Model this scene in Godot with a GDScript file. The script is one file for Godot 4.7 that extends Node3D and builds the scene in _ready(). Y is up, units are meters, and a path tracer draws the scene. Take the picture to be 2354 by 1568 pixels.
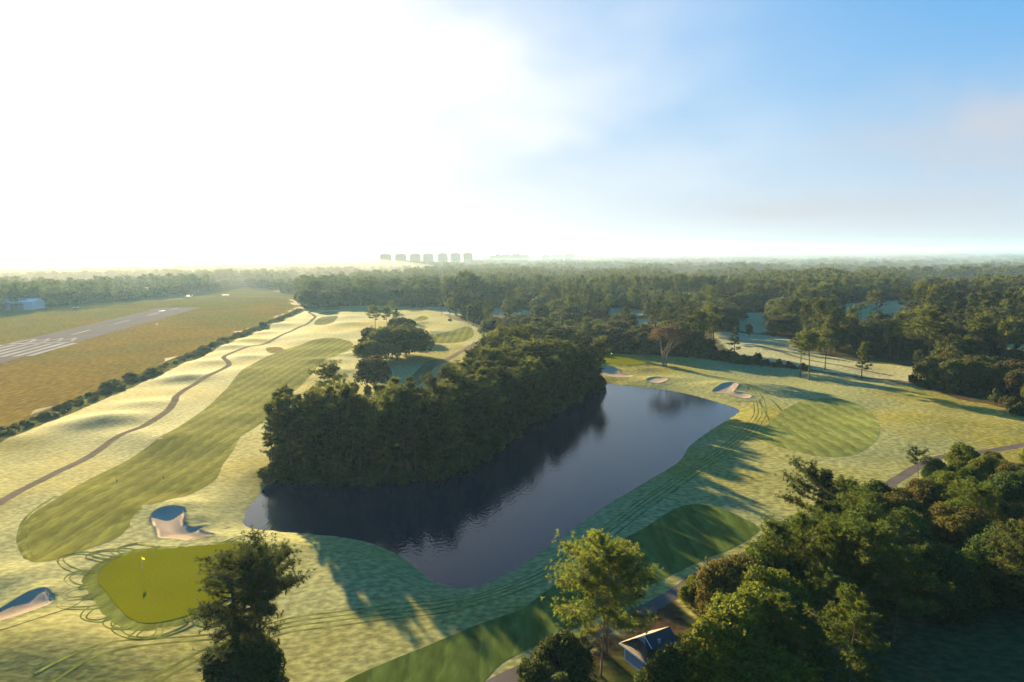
extends Node3D
# A golf course seen from the air soon after sunrise: pond, greens, tree rows, an airfield and condo towers by the sea.
# Units are metres, y is up, the camera stands over the origin and looks along -z.

const EYE := 48.0            # height of the camera over the turf
const LENS := 1569.0         # focal length for a picture 2353 wide
const MID_X := 1176.5
const MID_Y := 784.0
const WATER := -1.2
const SUN_AZIMUTH := -28.6   # degrees from -z, towards -x
const SUN_HEIGHT := 11.8

var view: Basis
var mats := {}
var xs := PackedFloat32Array()
var zs := PackedFloat32Array()
var hs := PackedFloat32Array()
var used := {}
var swell := FastNoiseLite.new()
var patch := FastNoiseLite.new()
var fleck := FastNoiseLite.new()

# ---------------------------------------------------------------- small helpers

func sight(px: float, py: float) -> Vector3:
	return view * Vector3((px - MID_X) / LENS, -(py - MID_Y) / LENS, -1.0)

func at(px: float, py: float, h := 0.0) -> Vector3:        # the point of the plane y = h in that direction
	var r := sight(px, py)
	var t := (h - EYE) / r.y
	return Vector3(r.x * t, h, r.z * t)

func height_to(base: Vector3, py: float) -> float:          # how tall a thing on that base is if its top shows at that row
	var c := view.transposed() * (base - Vector3(0, EYE, 0))
	var u := view.transposed() * Vector3.UP
	var k := (MID_Y - py) / LENS
	return -(c.y + k * c.z) / (u.y + k * u.z)

func flat(p: Vector3) -> Vector2:
	return Vector2(p.x, p.z)

func plan(pts: Array, h := 0.0) -> PackedVector2Array:      # outline, as points on the ground plan
	var out := PackedVector2Array()
	for i in range(0, pts.size(), 2):
		out.append(flat(at(pts[i], pts[i + 1], h)))
	return out

func from_crop(pts: Array, ox: float, oy: float, s: float) -> Array:
	var out := []
	for i in range(0, pts.size(), 2):
		out.append(ox + pts[i] * s)
		out.append(oy + pts[i + 1] * s)
	return out

func smooth(pts: PackedVector2Array, step := 2.0, closed := true) -> PackedVector2Array:   # Catmull-Rom
	var out := PackedVector2Array()
	var n := pts.size()
	for i in (n if closed else n - 1):
		var a: Vector2 = pts[(i - 1 + n) % n] if closed else pts[maxi(i - 1, 0)]
		var b: Vector2 = pts[i]
		var c: Vector2 = pts[(i + 1) % n]
		var d: Vector2 = pts[(i + 2) % n] if closed else pts[mini(i + 2, n - 1)]
		var m := maxi(1, int(ceil(b.distance_to(c) / step)))
		for k in m:
			out.append(b.cubic_interpolate(c, a, d, float(k) / m))
	if not closed:
		out.append(pts[n - 1])
	return out

func bounds(poly: PackedVector2Array) -> Rect2:
	var r := Rect2(poly[0], Vector2.ZERO)
	for p in poly:
		r = r.expand(p)
	return r

func edge_distance(p: Vector2, poly: PackedVector2Array) -> float:
	var best := 1e9
	var n := poly.size()
	for i in n:
		best = minf(best, p.distance_squared_to(Geometry2D.get_closest_point_to_segment(p, poly[i], poly[(i + 1) % n])))
	return sqrt(best)

func inside(p: Vector2, poly: PackedVector2Array) -> bool:
	return Geometry2D.is_point_in_polygon(p, poly)

func numbered(called: String) -> String:
	var k: int = used.get(called, 0)
	used[called] = k + 1
	return called if k == 0 else "%s_%03d" % [called, k]

func thing(called: String, label: String, category: String, where := Vector3.ZERO, turn := 0.0, group := "") -> Node3D:
	var o := Node3D.new()
	o.name = numbered(called)
	add_child(o)
	o.position = where
	o.rotation.y = turn
	tag(o, label, category, group)
	return o

func tag(o: Node, label: String, category := "", group := "", kind := "") -> void:
	if label: o.set_meta("label", label)
	if category: o.set_meta("category", category)
	if group: o.set_meta("group", group)
	if kind: o.set_meta("kind", kind)

func part(called: String, mesh: Mesh, m: Material, parent: Node = null) -> MeshInstance3D:
	var o := MeshInstance3D.new()
	o.name = numbered(called) if parent == null else called
	o.mesh = mesh
	o.material_override = m
	(self if parent == null else parent).add_child(o, true)
	return o

func setting(called: String, mesh: Mesh, m: Material, label: String, category: String) -> MeshInstance3D:
	var o := part(called, mesh, m)
	tag(o, label, category, "", "structure")
	return o

func array_mesh(v: PackedVector3Array, n: PackedVector3Array, c: PackedColorArray, idx: PackedInt32Array) -> ArrayMesh:
	var a := []
	a.resize(Mesh.ARRAY_MAX)
	a[Mesh.ARRAY_VERTEX] = v
	if n.size(): a[Mesh.ARRAY_NORMAL] = n
	if c.size(): a[Mesh.ARRAY_COLOR] = c
	if idx.size(): a[Mesh.ARRAY_INDEX] = idx
	var m := ArrayMesh.new()
	m.add_surface_from_arrays(Mesh.PRIMITIVE_TRIANGLES, a)
	return m

class Shape:
	var v := PackedVector3Array()
	var c := PackedColorArray()
	var tint := Color.WHITE
	func tri(a: Vector3, b: Vector3, d: Vector3) -> void:
		v.append(a); v.append(b); v.append(d)
		c.append(tint); c.append(tint); c.append(tint)
	func quad(a: Vector3, b: Vector3, d: Vector3, e: Vector3) -> void:
		tri(a, b, d)
		tri(a, d, e)
	func box(lo: Vector3, hi: Vector3) -> void:
		var p := []
		for i in 8:
			p.append(Vector3(hi.x if i & 1 else lo.x, hi.y if i & 2 else lo.y, hi.z if i & 4 else lo.z))
		for f in [[0, 1, 3, 2], [5, 4, 6, 7], [4, 0, 2, 6], [1, 5, 7, 3], [2, 3, 7, 6], [4, 5, 1, 0]]:
			quad(p[f[0]], p[f[3]], p[f[2]], p[f[1]])
	func tube(pts: Array, radii: Array, sides: int) -> void:
		var rings := []
		for i in pts.size():
			var d: Vector3 = (pts[mini(i + 1, pts.size() - 1)] - pts[maxi(i - 1, 0)]).normalized()
			var s := d.cross(Vector3(0.31, 0.2, 0.93)).normalized()
			var t := d.cross(s)
			var ring := []
			for k in sides:
				var w := TAU * k / sides
				ring.append(pts[i] + (s * cos(w) + t * sin(w)) * radii[i])
			rings.append(ring)
		for i in pts.size() - 1:
			for k in sides:
				var l := (k + 1) % sides
				quad(rings[i][k], rings[i][l], rings[i + 1][l], rings[i + 1][k])
	func done() -> ArrayMesh:
		var a := []
		a.resize(Mesh.ARRAY_MAX)
		a[Mesh.ARRAY_VERTEX] = v
		a[Mesh.ARRAY_COLOR] = c
		var n := PackedVector3Array()
		n.resize(v.size())
		for i in range(0, v.size(), 3):
			var q := (v[i + 2] - v[i]).cross(v[i + 1] - v[i]).normalized()
			n[i] = q; n[i + 1] = q; n[i + 2] = q
		a[Mesh.ARRAY_NORMAL] = n
		var m := ArrayMesh.new()
		m.add_surface_from_arrays(Mesh.PRIMITIVE_TRIANGLES, a)
		return m

# ---------------------------------------------------------------- materials

func noise_image(sort: int, freq: float, octaves: int, sd: int, size := 512) -> Image:
	var n := FastNoiseLite.new()
	n.noise_type = sort
	n.frequency = freq
	n.fractal_octaves = octaves
	n.seed = sd
	return n.get_seamless_image(size, size)

func ramped(im: Image, lo: float, hi: float) -> ImageTexture:      # a grey noise brought into lo..hi
	var w := im.get_width()
	var out := Image.create(w, im.get_height(), false, Image.FORMAT_L8)
	for y in im.get_height():
		for x in w:
			var g := lerpf(lo, hi, im.get_pixel(x, y).r)
			out.set_pixel(x, y, Color(g, g, g))
	return ImageTexture.create_from_image(out)

func mow_lines(im: Image) -> ImageTexture:                        # soft mower bands over fine noise
	var w := im.get_width()
	var out := Image.create(w, w, false, Image.FORMAT_L8)
	for y in w:
		for x in w:
			var n := im.get_pixel(x, y).r
			var band := sin(TAU * 4.0 * x / w + (n - 0.5) * 2.0)
			var g := lerpf(0.74, 1.02, n) * (0.94 + 0.06 * clampf(band * 2.5, -1.0, 1.0))
			out.set_pixel(x, y, Color(g, g, g))
	return ImageTexture.create_from_image(out)

func bumps(im: Image, strength: float) -> ImageTexture:
	var c: Image = im.duplicate()
	c.convert(Image.FORMAT_RGBA8)
	c.bump_map_to_normal_map(strength)
	return ImageTexture.create_from_image(c)

func plain(col: Color, rough := 0.85, spec := 0.4) -> StandardMaterial3D:     # col is a linear base colour
	var m := StandardMaterial3D.new()
	m.albedo_color = col.linear_to_srgb()
	m.roughness = rough
	m.metallic_specular = spec
	return m

func world_mapped(m: StandardMaterial3D, scale: Vector3) -> StandardMaterial3D:
	m.uv1_triplanar = true
	m.uv1_world_triplanar = true
	m.uv1_scale = scale
	return m

func leafy(light_through: float, rough := 0.55) -> StandardMaterial3D:
	var m := plain(Color.WHITE, rough, 0.2)
	m.vertex_color_use_as_albedo = true
	m.cull_mode = BaseMaterial3D.CULL_DISABLED
	m.backlight_enabled = true
	m.backlight = Color(light_through, light_through, light_through)
	return m

func make_materials() -> void:
	var clumps := noise_image(FastNoiseLite.TYPE_SIMPLEX_SMOOTH, 0.012, 7, 3, 1024)
	var streaks := noise_image(FastNoiseLite.TYPE_SIMPLEX_SMOOTH, 0.012, 7, 8, 1024)
	var turf := plain(Color.WHITE, 0.9, 0.09)
	turf.vertex_color_use_as_albedo = true
	turf.albedo_texture = ramped(clumps, 0.62, 1.06)
	turf.normal_enabled = true
	turf.normal_texture = bumps(clumps, 14.0)
	turf.normal_scale = 0.17
	turf.rim_enabled = false
	mats.turf = world_mapped(turf, Vector3(0.043, 0.055, 0.062))
	var mown := turf.duplicate() as StandardMaterial3D
	mown.albedo_texture = mow_lines(streaks)
	mown.normal_texture = bumps(streaks, 9.0)
	mown.normal_scale = 0.08
	mown.metallic_specular = 0.03
	mats.fairway = world_mapped(mown, Vector3(0.06, 0.06, 0.018))
	var green := turf.duplicate() as StandardMaterial3D
	green.albedo_texture = ramped(clumps, 0.86, 1.0)
	green.normal_scale = 0.08
	green.roughness = 0.95
	green.metallic_specular = 0.0
	mats.green = world_mapped(green, Vector3(0.2, 0.2, 0.2))
	var tawny := turf.duplicate() as StandardMaterial3D
	tawny.metallic_specular = 0.0
	tawny.roughness = 1.0
	tawny.uv1_scale = Vector3(0.05, 0.05, 0.012)
	mats.dry_grass = tawny
	var sand := turf.duplicate() as StandardMaterial3D
	sand.albedo_texture = ramped(clumps, 0.8, 1.0)
	sand.normal_scale = 0.35
	sand.roughness = 1.0
	sand.metallic_specular = 0.0
	sand.rim_enabled = false
	mats.sand = world_mapped(sand, Vector3(0.3, 0.3, 0.3))
	var paved := turf.duplicate() as StandardMaterial3D
	paved.albedo_texture = ramped(noise_image(FastNoiseLite.TYPE_SIMPLEX, 0.05, 5, 21), 0.68, 1.0)
	paved.normal_scale = 0.15
	paved.roughness = 0.95
	paved.metallic_specular = 0.0
	paved.rim_enabled = false
	mats.paved = world_mapped(paved, Vector3(0.25, 0.25, 0.25))
	var water := plain(Color(0.004, 0.010, 0.021), 0.03, 0.32)
	water.normal_enabled = true
	water.normal_texture = bumps(noise_image(FastNoiseLite.TYPE_SIMPLEX_SMOOTH, 0.035, 3, 5), 3.0)
	water.normal_scale = 0.16
	mats.water = world_mapped(water, Vector3(0.06, 0.06, 0.045))
	var still := plain(Color(0.03, 0.035, 0.04), 0.02, 0.5)
	mats.puddle = still
	mats.needles = leafy(0.95, 0.75)
	mats.leaves = leafy(0.9, 0.75)
	var bark := plain(Color.WHITE, 0.9, 0.2)
	bark.vertex_color_use_as_albedo = true
	bark.normal_enabled = true
	bark.normal_texture = bumps(noise_image(FastNoiseLite.TYPE_CELLULAR, 0.05, 2, 2, 256), 6.0)
	mats.bark = world_mapped(bark, Vector3(0.9, 0.35, 0.9))
	var paint := plain(Color.WHITE, 0.6, 0.5)
	paint.vertex_color_use_as_albedo = true
	mats.paint = paint

# ---------------------------------------------------------------- trees
# Each maker returns [trunk mesh, crown mesh]; the origin is the foot of the trunk.

func any_way(r: RandomNumberGenerator) -> Vector3:
	var z := r.randf_range(-1, 1)
	var a := r.randf() * TAU
	var q := sqrt(1 - z * z)
	return Vector3(q * cos(a), z, q * sin(a))

func shade(r: RandomNumberGenerator, c: Color, by := 0.3) -> Color:
	var k := 1.0 + r.randf_range(-by, by)
	var w := r.randf_range(-by, by) * 0.4
	return Color(c.r * k * (1 + w), c.g * k, c.b * k * (1 - w))

func tuft(s: Shape, r: RandomNumberGenerator, c: Vector3, along: Vector3, size: float, blades: int, width: float) -> void:
	for i in blades:
		var d := (any_way(r) + along * 0.55 + Vector3(0, 0.15, 0)).normalized()
		var side := d.cross(any_way(r)).normalized() * width * 0.5
		s.tri(c - side, c + d * size * r.randf_range(0.75, 1.1), c + side)

# o: h, base (share of bare trunk), spread, limbs, tufts (per limb), size, blades, width, col, bark, lean, top (0 cone .. 1 umbrella), gaps, vine
func pine(sd: int, o: Dictionary) -> Array:
	var r := RandomNumberGenerator.new()
	r.seed = sd
	var h: float = o.h
	var wood := Shape.new()
	var crown := Shape.new()
	wood.tint = o.get("bark", Color(0.10, 0.075, 0.055))
	var lean: float = o.get("lean", 0.03)
	var la := r.randf() * TAU
	var pts := []
	var radii := []
	var r0: float = h * o.get("girth", 0.012)
	for i in 8:
		var t := i / 7.0
		pts.append(Vector3(cos(la), 0, sin(la)) * lean * h * t * t + Vector3(sin(t * 5 + sd), 0, cos(t * 4 + sd)) * h * 0.006 * t + Vector3(0, t * h * 0.97, 0))
		radii.append(lerpf(r0 * (1.25 if i == 0 else 1.0), r0 * 0.18, t))
	wood.tube(pts, radii, 7)
	var on_trunk := func(t: float) -> Vector3:
		var k := clampf(t, 0, 0.999) * 7.0
		return pts[int(k)].lerp(pts[int(k) + 1], k - int(k))
	var n: int = o.limbs
	var base: float = o.base
	var top: float = o.get("top", 0.5)
	var peak: float = o.get("peak", 0.45)
	var gaps: float = o.get("gaps", 0.15)
	var side_bias := Vector3(cos(la + 2), 0, sin(la + 2)) * float(o.get("lopsided", 0.25))
	for i in n:
		var q := pow((i + r.randf() * 0.8) / n, 0.85)
		var t := base + (0.985 - base) * q
		if r.randf() < gaps * (1.2 - q):
			continue
		var a := i * 2.39996 + r.randf_range(-0.5, 0.5)
		var out_ := Vector3(cos(a), 0, sin(a))
		var cone := (1.0 - q) * 0.85 + 0.15
		var umbrella := sqrt(maxf(0.0, 1.0 - pow(absf(q - peak) / (1.07 - peak if q > peak else 0.17 + peak), 2.2)))
		var l: float = o.spread * lerpf(cone, umbrella, top) * r.randf_range(0.65, 1.15) * (1.0 + out_.dot(side_bias))
		var rise := lerpf(-0.08, 0.85, q * q) + r.randf_range(-0.15, 0.2)
		var from: Vector3 = on_trunk.call(t)
		var limb := []
		var lr := []
		for k in 5:
			var f := k / 4.0
			limb.append(from + (out_ + Vector3(0, rise + f * 0.25, 0)).normalized() * l * f + any_way(r) * l * 0.03 * f + Vector3(0, 0, 0))
			lr.append(maxf(0.018, lerpf(r0 * 0.26, r0 * 0.05, f)))
		wood.tube(limb, lr, 4)
		var tone := shade(r, o.col, 0.28)
		for k in int(o.tufts * clampf(l / o.spread, 0.3, 1.2)):
			var f := 0.22 + 0.82 * pow(r.randf(), 0.65)
			var ff := minf(f, 1.0) * 4.0
			var p: Vector3 = limb[mini(int(ff), 3)].lerp(limb[mini(int(ff), 3) + 1], ff - mini(int(ff), 3))
			var off := any_way(r)
			off.y *= 0.45
			var w := l * 0.26 * (0.4 + minf(f, 1.0)) * r.randf()
			var e := p + off * w + Vector3(0, w * 0.15, 0)
			if o.get("twigs", false) and w > 0.3:
				wood.tube([p, p.lerp(e, 0.5) + Vector3(0, -0.05, 0), e], [0.03, 0.022, 0.012], 3)
			crown.tint = shade(r, tone, 0.22)
			tuft(crown, r, e, (off + out_ * 0.6 + Vector3(0, 0.5, 0)).normalized(), o.size, o.blades, o.width)
	for k in int(o.tufts):                                     # the leader
		crown.tint = shade(r, o.col, 0.3)
		var p: Vector3 = on_trunk.call(r.randf_range(0.93, 0.999))
		tuft(crown, r, p + any_way(r) * o.size * 0.8, Vector3.UP, o.size, o.blades, o.width)
	var vine: float = o.get("vine", 0.0)
	if vine > 0.0:                                             # creeper that clothes the trunk
		for k in int(vine * 900):
			var t := pow(r.randf(), 1.1) * minf(0.9, o.base + 0.25)
			var a := r.randf() * TAU
			var w := h * 0.05 * (0.7 + 0.5 * sin(t * 19 + sd) + 0.3 * r.randf())
			var p: Vector3 = on_trunk.call(t) + Vector3(cos(a), 0, sin(a)) * w
			crown.tint = shade(r, Color(0.055, 0.08, 0.022), 0.35)
			var d := any_way(r)
			var s := d.cross(any_way(r)).normalized()
			crown.tri(p, p + d * 0.34, p + d * 0.1 + s * 0.3)
	return [wood.done(), crown.done()]

# lobes: [centre, radius (Vector3)] ; leaves are small faces spread through the shells of the lobes
func leaf_lobes(s: Shape, r: RandomNumberGenerator, lobes: Array, size: float, cover: float, col: Color, droop := 0.0) -> void:
	var nz := FastNoiseLite.new()
	nz.seed = r.randi() % 9999
	nz.frequency = 0.35
	for lobe in lobes:
		var c: Vector3 = lobe[0]
		var rad: Vector3 = lobe[1]
		var mean := (rad.x + rad.y + rad.z) / 3.0
		var n := int(4.0 * PI * mean * mean * cover / (size * size * 0.42))
		var tone := shade(r, lobe[2] if lobe.size() > 2 else col, 0.24)
		for i in n:
			var d := any_way(r)
			if d.y < -0.35 and r.randf() < 0.6:
				d.y = -d.y
			var k := 1.0 - 0.42 * pow(r.randf(), 1.8)
			var p := c + d * rad * k
			p += d * mean * 0.5 * nz.get_noise_3d(p.x * 2.2, p.y * 2.2, p.z * 2.2)
			var skip := nz.get_noise_3d(p.x * 1.1 + 31, p.y * 1.1, p.z * 1.1)
			if skip < -0.28 and r.randf() < 0.75:
				continue
			var nrm := (d * 0.7 + any_way(r)).normalized()
			var u := nrm.cross(any_way(r)).normalized()
			u.y -= droop
			var w := nrm.cross(u).normalized()
			var e := size * r.randf_range(0.6, 1.25)
			s.tint = shade(r, tone, 0.26)
			s.tri(p - u * e * 0.55 - w * e * 0.3, p + w * e * 0.62, p + u * e * 0.55 - w * e * 0.3)

# o: h, width, bare (share of clear trunk), lobes, size, cover, col, dome (height share of crown)
func broadleaf(sd: int, o: Dictionary) -> Array:
	var r := RandomNumberGenerator.new()
	r.seed = sd
	var h: float = o.h
	var w: float = o.width * 0.5
	var wood := Shape.new()
	var crown := Shape.new()
	wood.tint = o.get("bark", Color(0.085, 0.07, 0.055))
	var y0: float = h * o.bare
	var lobes := []
	var n: int = o.lobes
	var ch := h - y0
	for i in n:
		var q := (i + 0.5) / n
		var a := i * 2.39996 + r.randf_range(-0.4, 0.4)
		var y := lerpf(y0 + ch * 0.24, h - ch * 0.22, pow(q, 0.8))
		var reach := w * sqrt(maxf(0.05, 1.0 - pow((y - y0 - ch * 0.3) / (ch * 0.72), 2.0))) * r.randf_range(0.5, 0.78)
		var rad := w * r.randf_range(0.32, 0.5) * (1.1 - 0.25 * q)
		lobes.append([Vector3(cos(a) * reach, y, sin(a) * reach), Vector3(rad, minf(rad * r.randf_range(0.7, 1.0), ch * 0.34), rad)])
	lobes.append([Vector3(0, y0 + ch * 0.5, 0), Vector3(w * 0.6, ch * 0.42, w * 0.6)])
	leaf_lobes(crown, r, lobes, o.size, o.cover, o.col)
	var r0: float = o.get("girth", h * 0.022)
	var fork := Vector3(r.randf_range(-0.3, 0.3), maxf(y0 * 1.05, h * 0.12), r.randf_range(-0.3, 0.3))
	wood.tube([Vector3.ZERO, fork * 0.5 + Vector3(0.06, 0, 0), fork], [r0 * 1.3, r0, r0 * 0.85], 7)
	for i in range(0, lobes.size(), 2):
		var c: Vector3 = lobes[i][0]
		wood.tube([fork, fork.lerp(c, 0.5) + Vector3(0, -0.1, 0) + any_way(r) * 0.3, c], [r0 * 0.5, r0 * 0.3, r0 * 0.1], 4)
	return [wood.done(), crown.done()]

func thicket(sd: int, wide: float, h: float, n: int, size: float, cover: float, col: Color, deep := 1.0) -> ArrayMesh:   # a shrub that leafs down to the ground
	var r := RandomNumberGenerator.new()
	r.seed = sd
	var s := Shape.new()
	var lobes := []
	for i in n:
		var a := r.randf() * TAU
		var q := sqrt(r.randf())
		var x := cos(a) * q * wide * 0.36
		var z := sin(a) * q * wide * 0.36 * deep
		var rad := wide * r.randf_range(0.16, 0.26)
		var y := h * (1.0 - 0.55 * q * q) * r.randf_range(0.35, 0.8)
		lobes.append([Vector3(x, maxf(y, rad * 0.4), z), Vector3(rad, minf(rad * 1.1, h * 0.4), rad)])
	leaf_lobes(s, r, lobes, size, cover, col)
	return s.done()

func stems(sd: int, h: float, wide: float, n: int) -> ArrayMesh:
	var r := RandomNumberGenerator.new()
	r.seed = sd
	var s := Shape.new()
	s.tint = Color(0.09, 0.07, 0.05)
	for i in n:
		var a := r.randf() * TAU
		var p := Vector3(cos(a), 0, sin(a)) * wide * 0.12 * r.randf()
		s.tube([p, p * 1.6 + Vector3(0, h * 0.4, 0), p * 3.0 + Vector3(0, h * 0.75, 0)], [h * 0.02, h * 0.014, h * 0.006], 4)
	return s.done()

func fronds(sd: int, n: int, reach: float, col: Color) -> ArrayMesh:     # a palmetto head of fan leaves
	var r := RandomNumberGenerator.new()
	r.seed = sd
	var s := Shape.new()
	for i in n:
		var a := i * 2.39996 + r.randf_range(-0.3, 0.3)
		var e := r.randf_range(0.15, 1.2)
		var d := Vector3(cos(a) * cos(e), sin(e), sin(a) * cos(e))
		var c := d * reach * 0.5
		var side := d.cross(Vector3.UP).normalized()
		s.tint = Color(0.09, 0.1, 0.04)
		s.tri(Vector3.ZERO, c + side * 0.02, c - side * 0.02)
		for k in 11:
			var f := (k - 5) / 5.0 * 1.25
			var b := (d * cos(f) + side * sin(f) + Vector3(0, -0.18 * absf(f), 0)).normalized()
			var q := b.cross(d.cross(side)).normalized() * 0.05 * reach
			s.tint = shade(r, col, 0.3)
			s.tri(c - q, c + b * reach * 0.55, c + q)
	return s.done()

func tree(called: String, made: Array, needles: bool, label: String, where: Vector3, turn: float, size := 1.0, group := "", category := "tree") -> Node3D:
	var o := thing(called, label, category, where, turn, group)
	if size != 1.0: o.scale = Vector3.ONE * size
	part("trunk", made[0], mats.bark, o)
	part("crown", made[1], mats.needles if needles else mats.leaves, o)
	return o

func again(proto: Node3D, label: String, where: Vector3, turn: float, size: Vector3, group: String) -> Node3D:      # a copy of a thing with its parts
	var o: Node3D = proto.duplicate()
	o.name = numbered(str(proto.get_meta("kind_name")))
	o.remove_meta("kind_name")
	add_child(o)
	o.position = where
	o.rotation = Vector3(0, turn, 0)
	o.scale = size
	tag(o, label, str(proto.get_meta("category")), group)
	return o

# ---------------------------------------------------------------- the lie of the land

var pond := PackedVector2Array()
var course := PackedVector2Array()
var airfield := PackedVector2Array()
var clearings := []
var bunkers := []          # smoothed outlines
var greens := []
var plateau := []          # [outline, rise]
var woods_floor_and_lawn_shade := []      # outlines of ground under trees, and of open lawn coloured dark for its shade
var straw := []            # outlines of bare pine straw
var coast := PackedVector2Array()
var knolls := []           # [x, z, radius, rise]

func spread_axis(lo: float, hi: float, step: float, first: float, last: float, growth: float) -> PackedFloat32Array:
	var mid := []
	var n := int(round((hi - lo) / step))
	for i in n + 1:
		mid.append(lerpf(lo, hi, float(i) / n))
	var below := []
	var d := step
	var q := lo
	while q > first:
		d *= growth
		q -= d
		below.append(q)
	below.reverse()
	var above := []
	d = step
	q = hi
	while q < last:
		d *= growth
		q += d
		above.append(q)
	return PackedFloat32Array(below + mid + above)

func lay_out() -> void:
	pond = smooth(plan([626, 1108, 596, 1136, 570, 1170, 558, 1197, 572, 1214, 640, 1222, 740, 1230, 830, 1243, 900, 1268, 945, 1298, 985, 1333, 1030, 1351, 1078, 1354,
		1130, 1336, 1190, 1305, 1260, 1256, 1330, 1206, 1400, 1158, 1480, 1110, 1556, 1064, 1588, 1022, 1640, 984, 1688, 955, 1699, 944, 1688, 937, 1640, 922, 1590, 908,
		1540, 898, 1490, 892, 1430, 886, 1385, 881, 1345, 905, 1290, 938, 1200, 986, 1110, 1045, 1040, 1080, 960, 1098, 870, 1106, 760, 1101, 690, 1097], WATER), 4.0)
	course = plan([-900, 1310, 0, 985, 660, 712, 760, 706, 860, 703, 930, 702, 1000, 712, 1040, 735, 1110, 757, 1140, 790, 1240, 815, 1320, 809, 1400, 811, 1480, 815, 1590, 823, 1850, 850,
		1990, 868, 2139, 890, 2300, 925, 2450, 985, 2750, 1120, 3600, 1700, -1500, 1700])
	airfield = plan([-1500, 1100, -700, 760, 0, 716, 130, 703, 300, 690, 430, 676, 547, 661, 615, 663, 683, 680, 692, 713, 0, 1010, -900, 1346, -2500, 1900, -2500, 1200])
	for c in [[1640, 768, 1700, 764, 1800, 776, 1842, 800, 1949, 826, 2129, 850, 2150, 880, 1990, 866, 1860, 848, 1700, 815],
			[1925, 700, 1990, 694, 2129, 686, 2110, 704, 2060, 722, 2010, 738, 1935, 727],
			[2215, 698, 2310, 697, 2320, 705, 2225, 706], [2265, 793, 2400, 790, 2500, 830, 2380, 835, 2290, 812],
			[1380, 707, 1470, 711, 1500, 722, 1440, 728, 1390, 722], [1690, 722, 1770, 724, 1765, 760, 1700, 758], [1495, 736, 1590, 740, 1600, 760, 1520, 757],
			[980, 706, 1100, 708, 1260, 716, 1250, 724, 1130, 724, 1030, 722], [2140, 728, 2180, 728, 2190, 745, 2150, 748], [1400, 735, 1480, 733, 1490, 745, 1420, 748], [2190, 738, 2240, 736, 2260, 752, 2200, 754],
			[1830, 742, 1880, 740, 1890, 756, 1840, 758]]:
		clearings.append(smooth(plan(c), 6.0))
	var left := func(p: Array) -> PackedVector2Array: return smooth(plan(from_crop(p, 0.0, 1034.0, 0.3417)), 0.8)
	var right := func(p: Array) -> PackedVector2Array: return smooth(plan(from_crop(p, 1264.0, 517.0, 0.4627)), 1.0)
	bunkers = [left.call([1010, 482, 1045, 442, 1130, 420, 1210, 420, 1248, 440, 1242, 480, 1246, 515, 1300, 533, 1396, 517, 1345, 548, 1420, 573, 1448, 592, 1400, 612, 1280, 628, 1180, 611, 1062, 602, 1050, 570, 1024, 522]),
		left.call([-70, 1170, 0, 1112, 100, 1056, 200, 1012, 305, 990, 350, 1028, 370, 1060, 340, 1090, 210, 1148, 100, 1186, 0, 1212, -60, 1220]),
		right.call([232, 716, 262, 707, 310, 709, 340, 722, 350, 736, 405, 744, 408, 753, 360, 757, 300, 752, 250, 738]),
		right.call([480, 770, 520, 763, 575, 767, 585, 776, 545, 785, 495, 780]),
		right.call([808, 830, 848, 808, 900, 801, 936, 808, 930, 820, 914, 833, 960, 838, 1002, 850, 982, 862, 930, 857, 876, 843])]
	greens = [smooth(plan(from_crop([655, 900, 700, 812, 800, 748, 950, 703, 1150, 683, 1400, 664, 1560, 654, 1660, 690, 1680, 790, 1600, 920, 1480, 1030, 1250, 1140, 1100, 1180, 980, 1194, 880, 1165, 790, 1080, 710, 975], 0.0, 1034.0, 0.3417)), 1.5),
		smooth(plan(from_crop([180, 656, 235, 642, 310, 650, 400, 668, 465, 688, 470, 700, 400, 708, 300, 700, 220, 692, 185, 674], 1264.0, 517.0, 0.4627)), 1.5)]
	plateau = [[greens[0], 0.35], [greens[1], 0.9]]
	for c in [[-80, 978, 40, 930, -80, 850], [0, 1003, 690, 712, 690, 722, 0, 1018]]:
		pass
	woods_floor_and_lawn_shade = [smooth(plan([628, 1092, 650, 1055, 760, 1042, 900, 1034, 1000, 1012, 1060, 950, 1120, 870, 1180, 842, 1250, 858, 1330, 874, 1384, 876, 1345, 900, 1290, 933, 1200, 980, 1110, 1040, 1040, 1076, 960, 1093, 870, 1101, 760, 1096, 690, 1092]), 3.0),
		smooth(plan([1700, 1360, 1740, 1320, 1860, 1262, 1960, 1210, 2005, 1185, 2110, 1112, 2200, 1082, 2353, 1062, 2600, 1062, 2900, 1330, 3000, 1640, 1880, 1640, 1660, 1640, 1650, 1500]), 3.0)]  # also takes in the open corner lawn, to darken it as shade
	straw = [smooth(plan(from_crop([1700, 755, 1790, 780, 1900, 806, 2050, 818, 2200, 868, 2320, 905, 2354, 930, 2354, 950, 2290, 918, 2180, 890, 2050, 870, 1920, 832, 1800, 796], 1264.0, 517.0, 0.4627)), 3.0),
		smooth(plan(from_crop([0, 1560, 40, 1480, 620, 1200, 860, 1080, 980, 1090, 1500, 720, 1700, 700, 1760, 900, 1900, 1000, 1700, 1120, 1560, 1250, 1500, 1450, 1380, 1700, 0, 1700], 1206.5, 1235.0, 0.2122)), 2.0)]
	var shore := PackedVector2Array()
	for q in [[-1500, 1100], [-600, 1300], [0, 1470], [400, 1740], [700, 1960], [1000, 2080], [1200, 2480], [1500, 3140], [1900, 3900], [2353, 4280], [3200, 4600]]:
		var r := sight(q[0], 600)
		shore.append(Vector2(r.x, r.z) / -r.z * q[1])
	coast = shore
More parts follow.
